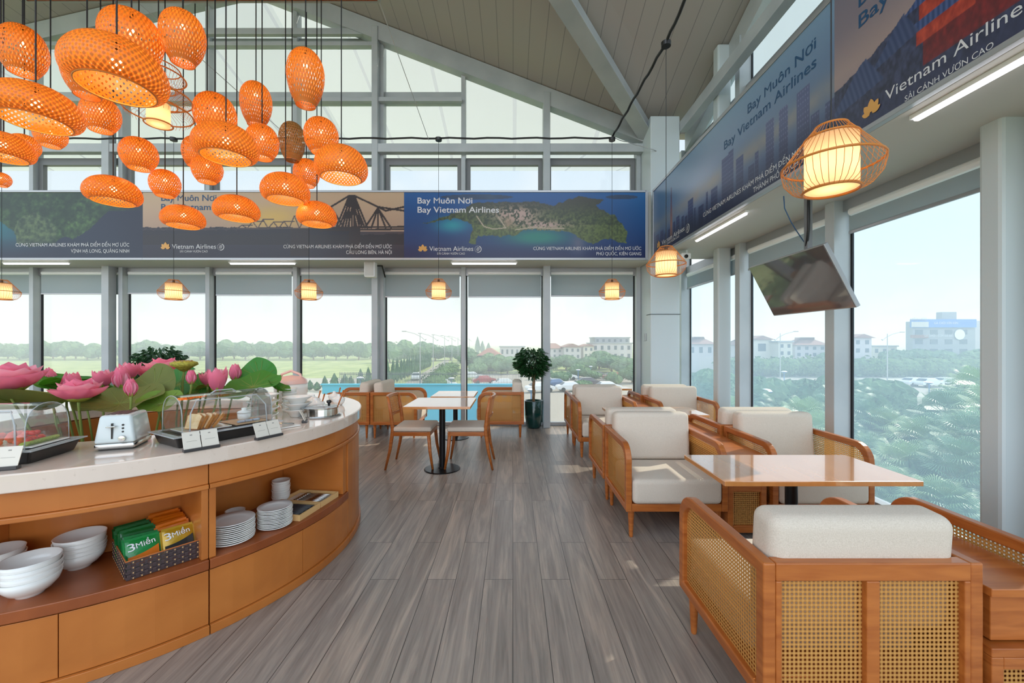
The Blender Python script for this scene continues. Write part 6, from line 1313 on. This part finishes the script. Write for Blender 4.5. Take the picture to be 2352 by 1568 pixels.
house(1728, 1772, 780, 822, 95, 'white gabled house left of the street lamp, below the television', 'gable', 'bldg2', 1, 1); house(1788, 1820, 786, 822, 92, 'white flat house behind the street lamp', None, 'bldg2', 2, 2); house(1826, 1898, 792, 824, 96, 'pinkish tiled house left of the near window post', 'hip', 'bldg', 2, 4); house(1960, 2002, 776, 818, 90, 'pale gabled house right of the near window post', 'gable', 'bldg', 2, 2); house(2004, 2060, 796, 818, 110, 'low far house right of the gabled one', None, 'bldg2', 1, 3); house(1580, 1640, 790, 822, 100, 'pale house behind the first side window', 'hip', 'bldg', 1, 3)
house(1690, 1722, 792, 822, 98, 'small pale house behind the narrow side pane', 'hip', 'bldg', 1, 2)
# sign building
Y = 104; x0, x1 = bx(2096, Y), bx(2240, Y); z = lambda py: H - (py - VY) * Y / F
t = thing('sign_building', 'tall grey building with blue sign boards on its upper floors', 'building', ((x0 + x1) / 2, Y, GZ)); MB().box(x0, x1, Y, Y + 1.8, GZ, z(738)).build('walls', M['bldg3'], t)
MB().box(bx(2167, Y), bx(2201, Y), Y + .4, Y + 1.8, z(738), z(716)).build('stair_tower', M['bldg3'], t); MB().box(bx(2228, Y), bx(2266, Y), Y + 1, Y + 2.4, GZ, z(736)).build('side_wing', M['bldg'], t)
M['signblue'] = mat('blue_sign', (70, 124, 200), .5); MB().box(bx(2089, Y), bx(2238, Y), Y - .5, Y - .1, z(752), z(733)).build('blue_board', M['signblue'], t); MB().box(bx(2089, Y), bx(2128, Y), Y - .56, Y - .5, z(751), z(739)).build('pale_board', M['bldg2'], t); MB().box(bx(2090, Y), bx(2128, Y), Y - .5, Y - .1, z(776), z(769)).build('lower_board', M['roof'], t)
m = MB()
for k in range(4):
    for r in range(3): xa = bx(2102 + k * 34, Y); m.box(xa, xa + 1.9, Y - .08, Y + .02, z(768 + r * 22), z(757 + r * 22))
m.build('window_openings', M['win'], t)
def ytext(body, xa, xb, yb, cap, mm_, mirror=False):
    s = Y / F; q = P(xb if mirror else xa, yb, Y - .62); sg = -1 if mirror else 1; fr = Matrix(((sg, 0, 0, q.x), (0, 0, -1, q.y), (0, 1, 0, q.z), (0, 0, 0, 1))); text_mesh(body, mm_, t, fr, (xb - xa) * s, cap * s)
ytext('SƠN KÈN', 2092, 2129, 737, 7, M['bldg3'], True); ytext('GÀ CHỌI SƠN KÈN', 2146, 2200, 744, 5, M['txt_white']); ytext('GÀ CHỌI - CƠM GÀ ĐỒI', 2123, 2190, 773, 5, M['txt_white'])
m = MB(); m.m = Matrix.Translation(P(2204, 768, Y - .3)) @ Matrix.Rotation(PI / 2, 4, 'X'); m.lathe([(.001, .0), (1.3, 0), (1.3, .08), (.001, .08)], 24); m.build('round_sign', M['bright'], t)
# palms and shrubs beyond the side windows
def fan_palm(seed, light=False):
    rd = random.Random(seed); t = thing('fan_palm', 'proto', 'palm'); MB().tube([(0, 0, 0), (.03, .02, .45), (0, 0, .95)], [.05, .035, .03], 8).build('trunk', M['bark'], t, local=True); m = MB()
    for k in range(30):
        az = k * 2.4; el = 1.25 - 1.7 * (k / 30); d = Vector((math.cos(az) * math.cos(el), math.sin(az) * math.cos(el), math.sin(el))); b = Vector((0, 0, .95)); e_ = b + d * .28 + Vector((0, 0, -.03)); m.tube([b, e_], .004, 4, cap=False); s = d.cross(Vector((0, 0, 1))).normalized(); u = s.cross(d)
        for q in range(-12, 13):
            a = q * .128; dd = (d * math.cos(a) + s * math.sin(a)).normalized(); L = .36 * (1 - .025 * abs(q)); w = u * .0 + dd.cross(u).normalized() * .0062; mid = e_ + dd * L * .55; tip = e_ + dd * L * .9 - Vector((0, 0, L * .28))
            m.add([e_, mid + w, tip, mid - w], [(0, 1, 2, 3)])
    m.build('fronds', M['palm2' if light else 'palm'], t, local=True); return t
fp = [fan_palm(1), fan_palm(2, True)]; fu = [0, 0]
PLM = [(2180, 940, 17, 4.6), (2120, 1010, 15, 4.2), (2240, 1000, 13, 4.0), (2030, 965, 21, 4.0), (1990, 950, 22, 4.4), (2080, 1060, 13, 3.6), (2200, 1100, 11.5, 3.6), (2300, 930, 15, 4.4), (1990, 1040, 15, 3.4), (1845, 945, 19, 4.0), (1890, 930, 22, 3.8), (1760, 960, 19, 3.6), (1800, 980, 15, 3.2), (1870, 980, 16, 3.6), (1940, 890, 26, 4.6), (2250, 880, 19, 4.6), (1720, 900, 26, 4.2), (2150, 1150, 10.5, 3.0), (2020, 1120, 12, 3.0), (1680, 930, 22, 3.8)]
PLM = [(a, b_ + 18, c, d * .62) for a, b_, c, d in PLM] + [(a + 40, b_ + 55, c * .95, d * .5) for a, b_, c, d in PLM if a > 1700 and b_ > 925] + [(a - 36, b_ + 70, c * .9, d * .5) for a, b_, c, d in PLM if a > 1950 and b_ > 925]
for i, (px, py, Y, s) in enumerate(PLM):
    p = P(px, py, Y); k = i % 2; o = fp[k] if not fu[k] else copy_tree(fp[k]); fu[k] = 1; hh = (p.z - GZ) / s
    for ch in o.children:
        if ch.name.startswith('trunk'): ch.scale = (1, 1, hh / .95)
        else: ch.location = (0, 0, hh - .95)
    place(o, (p.x, p.y, GZ), R.random() * 6, s, 'fan palm with drooping fronds outside the side windows', 'fan palms outside the side windows')
for i, (px, top, Y, w) in enumerate([(1738, 868, 40, 4), (1770, 872, 36, 3.4), (1850, 868, 38, 4.4), (1890, 866, 36, 4), (1968, 872, 40, 4.4), (2015, 868, 42, 5), (2058, 902, 34, 3.2), (2195, 906, 27, 3), (2240, 880, 30, 4), (2262, 856, 34, 5), (1745, 905, 26, 3), (1855, 905, 25, 3), (1990, 905, 27, 3.2), (2045, 925, 22, 2.6), (2125, 925, 22, 2.8), (2215, 912, 20, 2.8), (2160, 985, 16, 2.2), (2090, 1000, 15, 2), (2235, 1040, 13, 2), (2140, 1080, 12, 1.8), (2108, 800, 98, 8), (2152, 806, 97, 8), (2203, 808, 99, 8), (2058, 802, 100, 7), (2246, 804, 98, 8), (1900, 812, 96, 6), (1760, 812, 97, 6), (1610, 850, 45, 6), (1690, 860, 40, 6), (2320, 840, 40, 7)]):
    x, h_ = topx(px, top, Y, 0); tree(x, Y, w, h_, 'bushy green tree outside the side windows', 'bushy trees outside the side windows', i % 3)
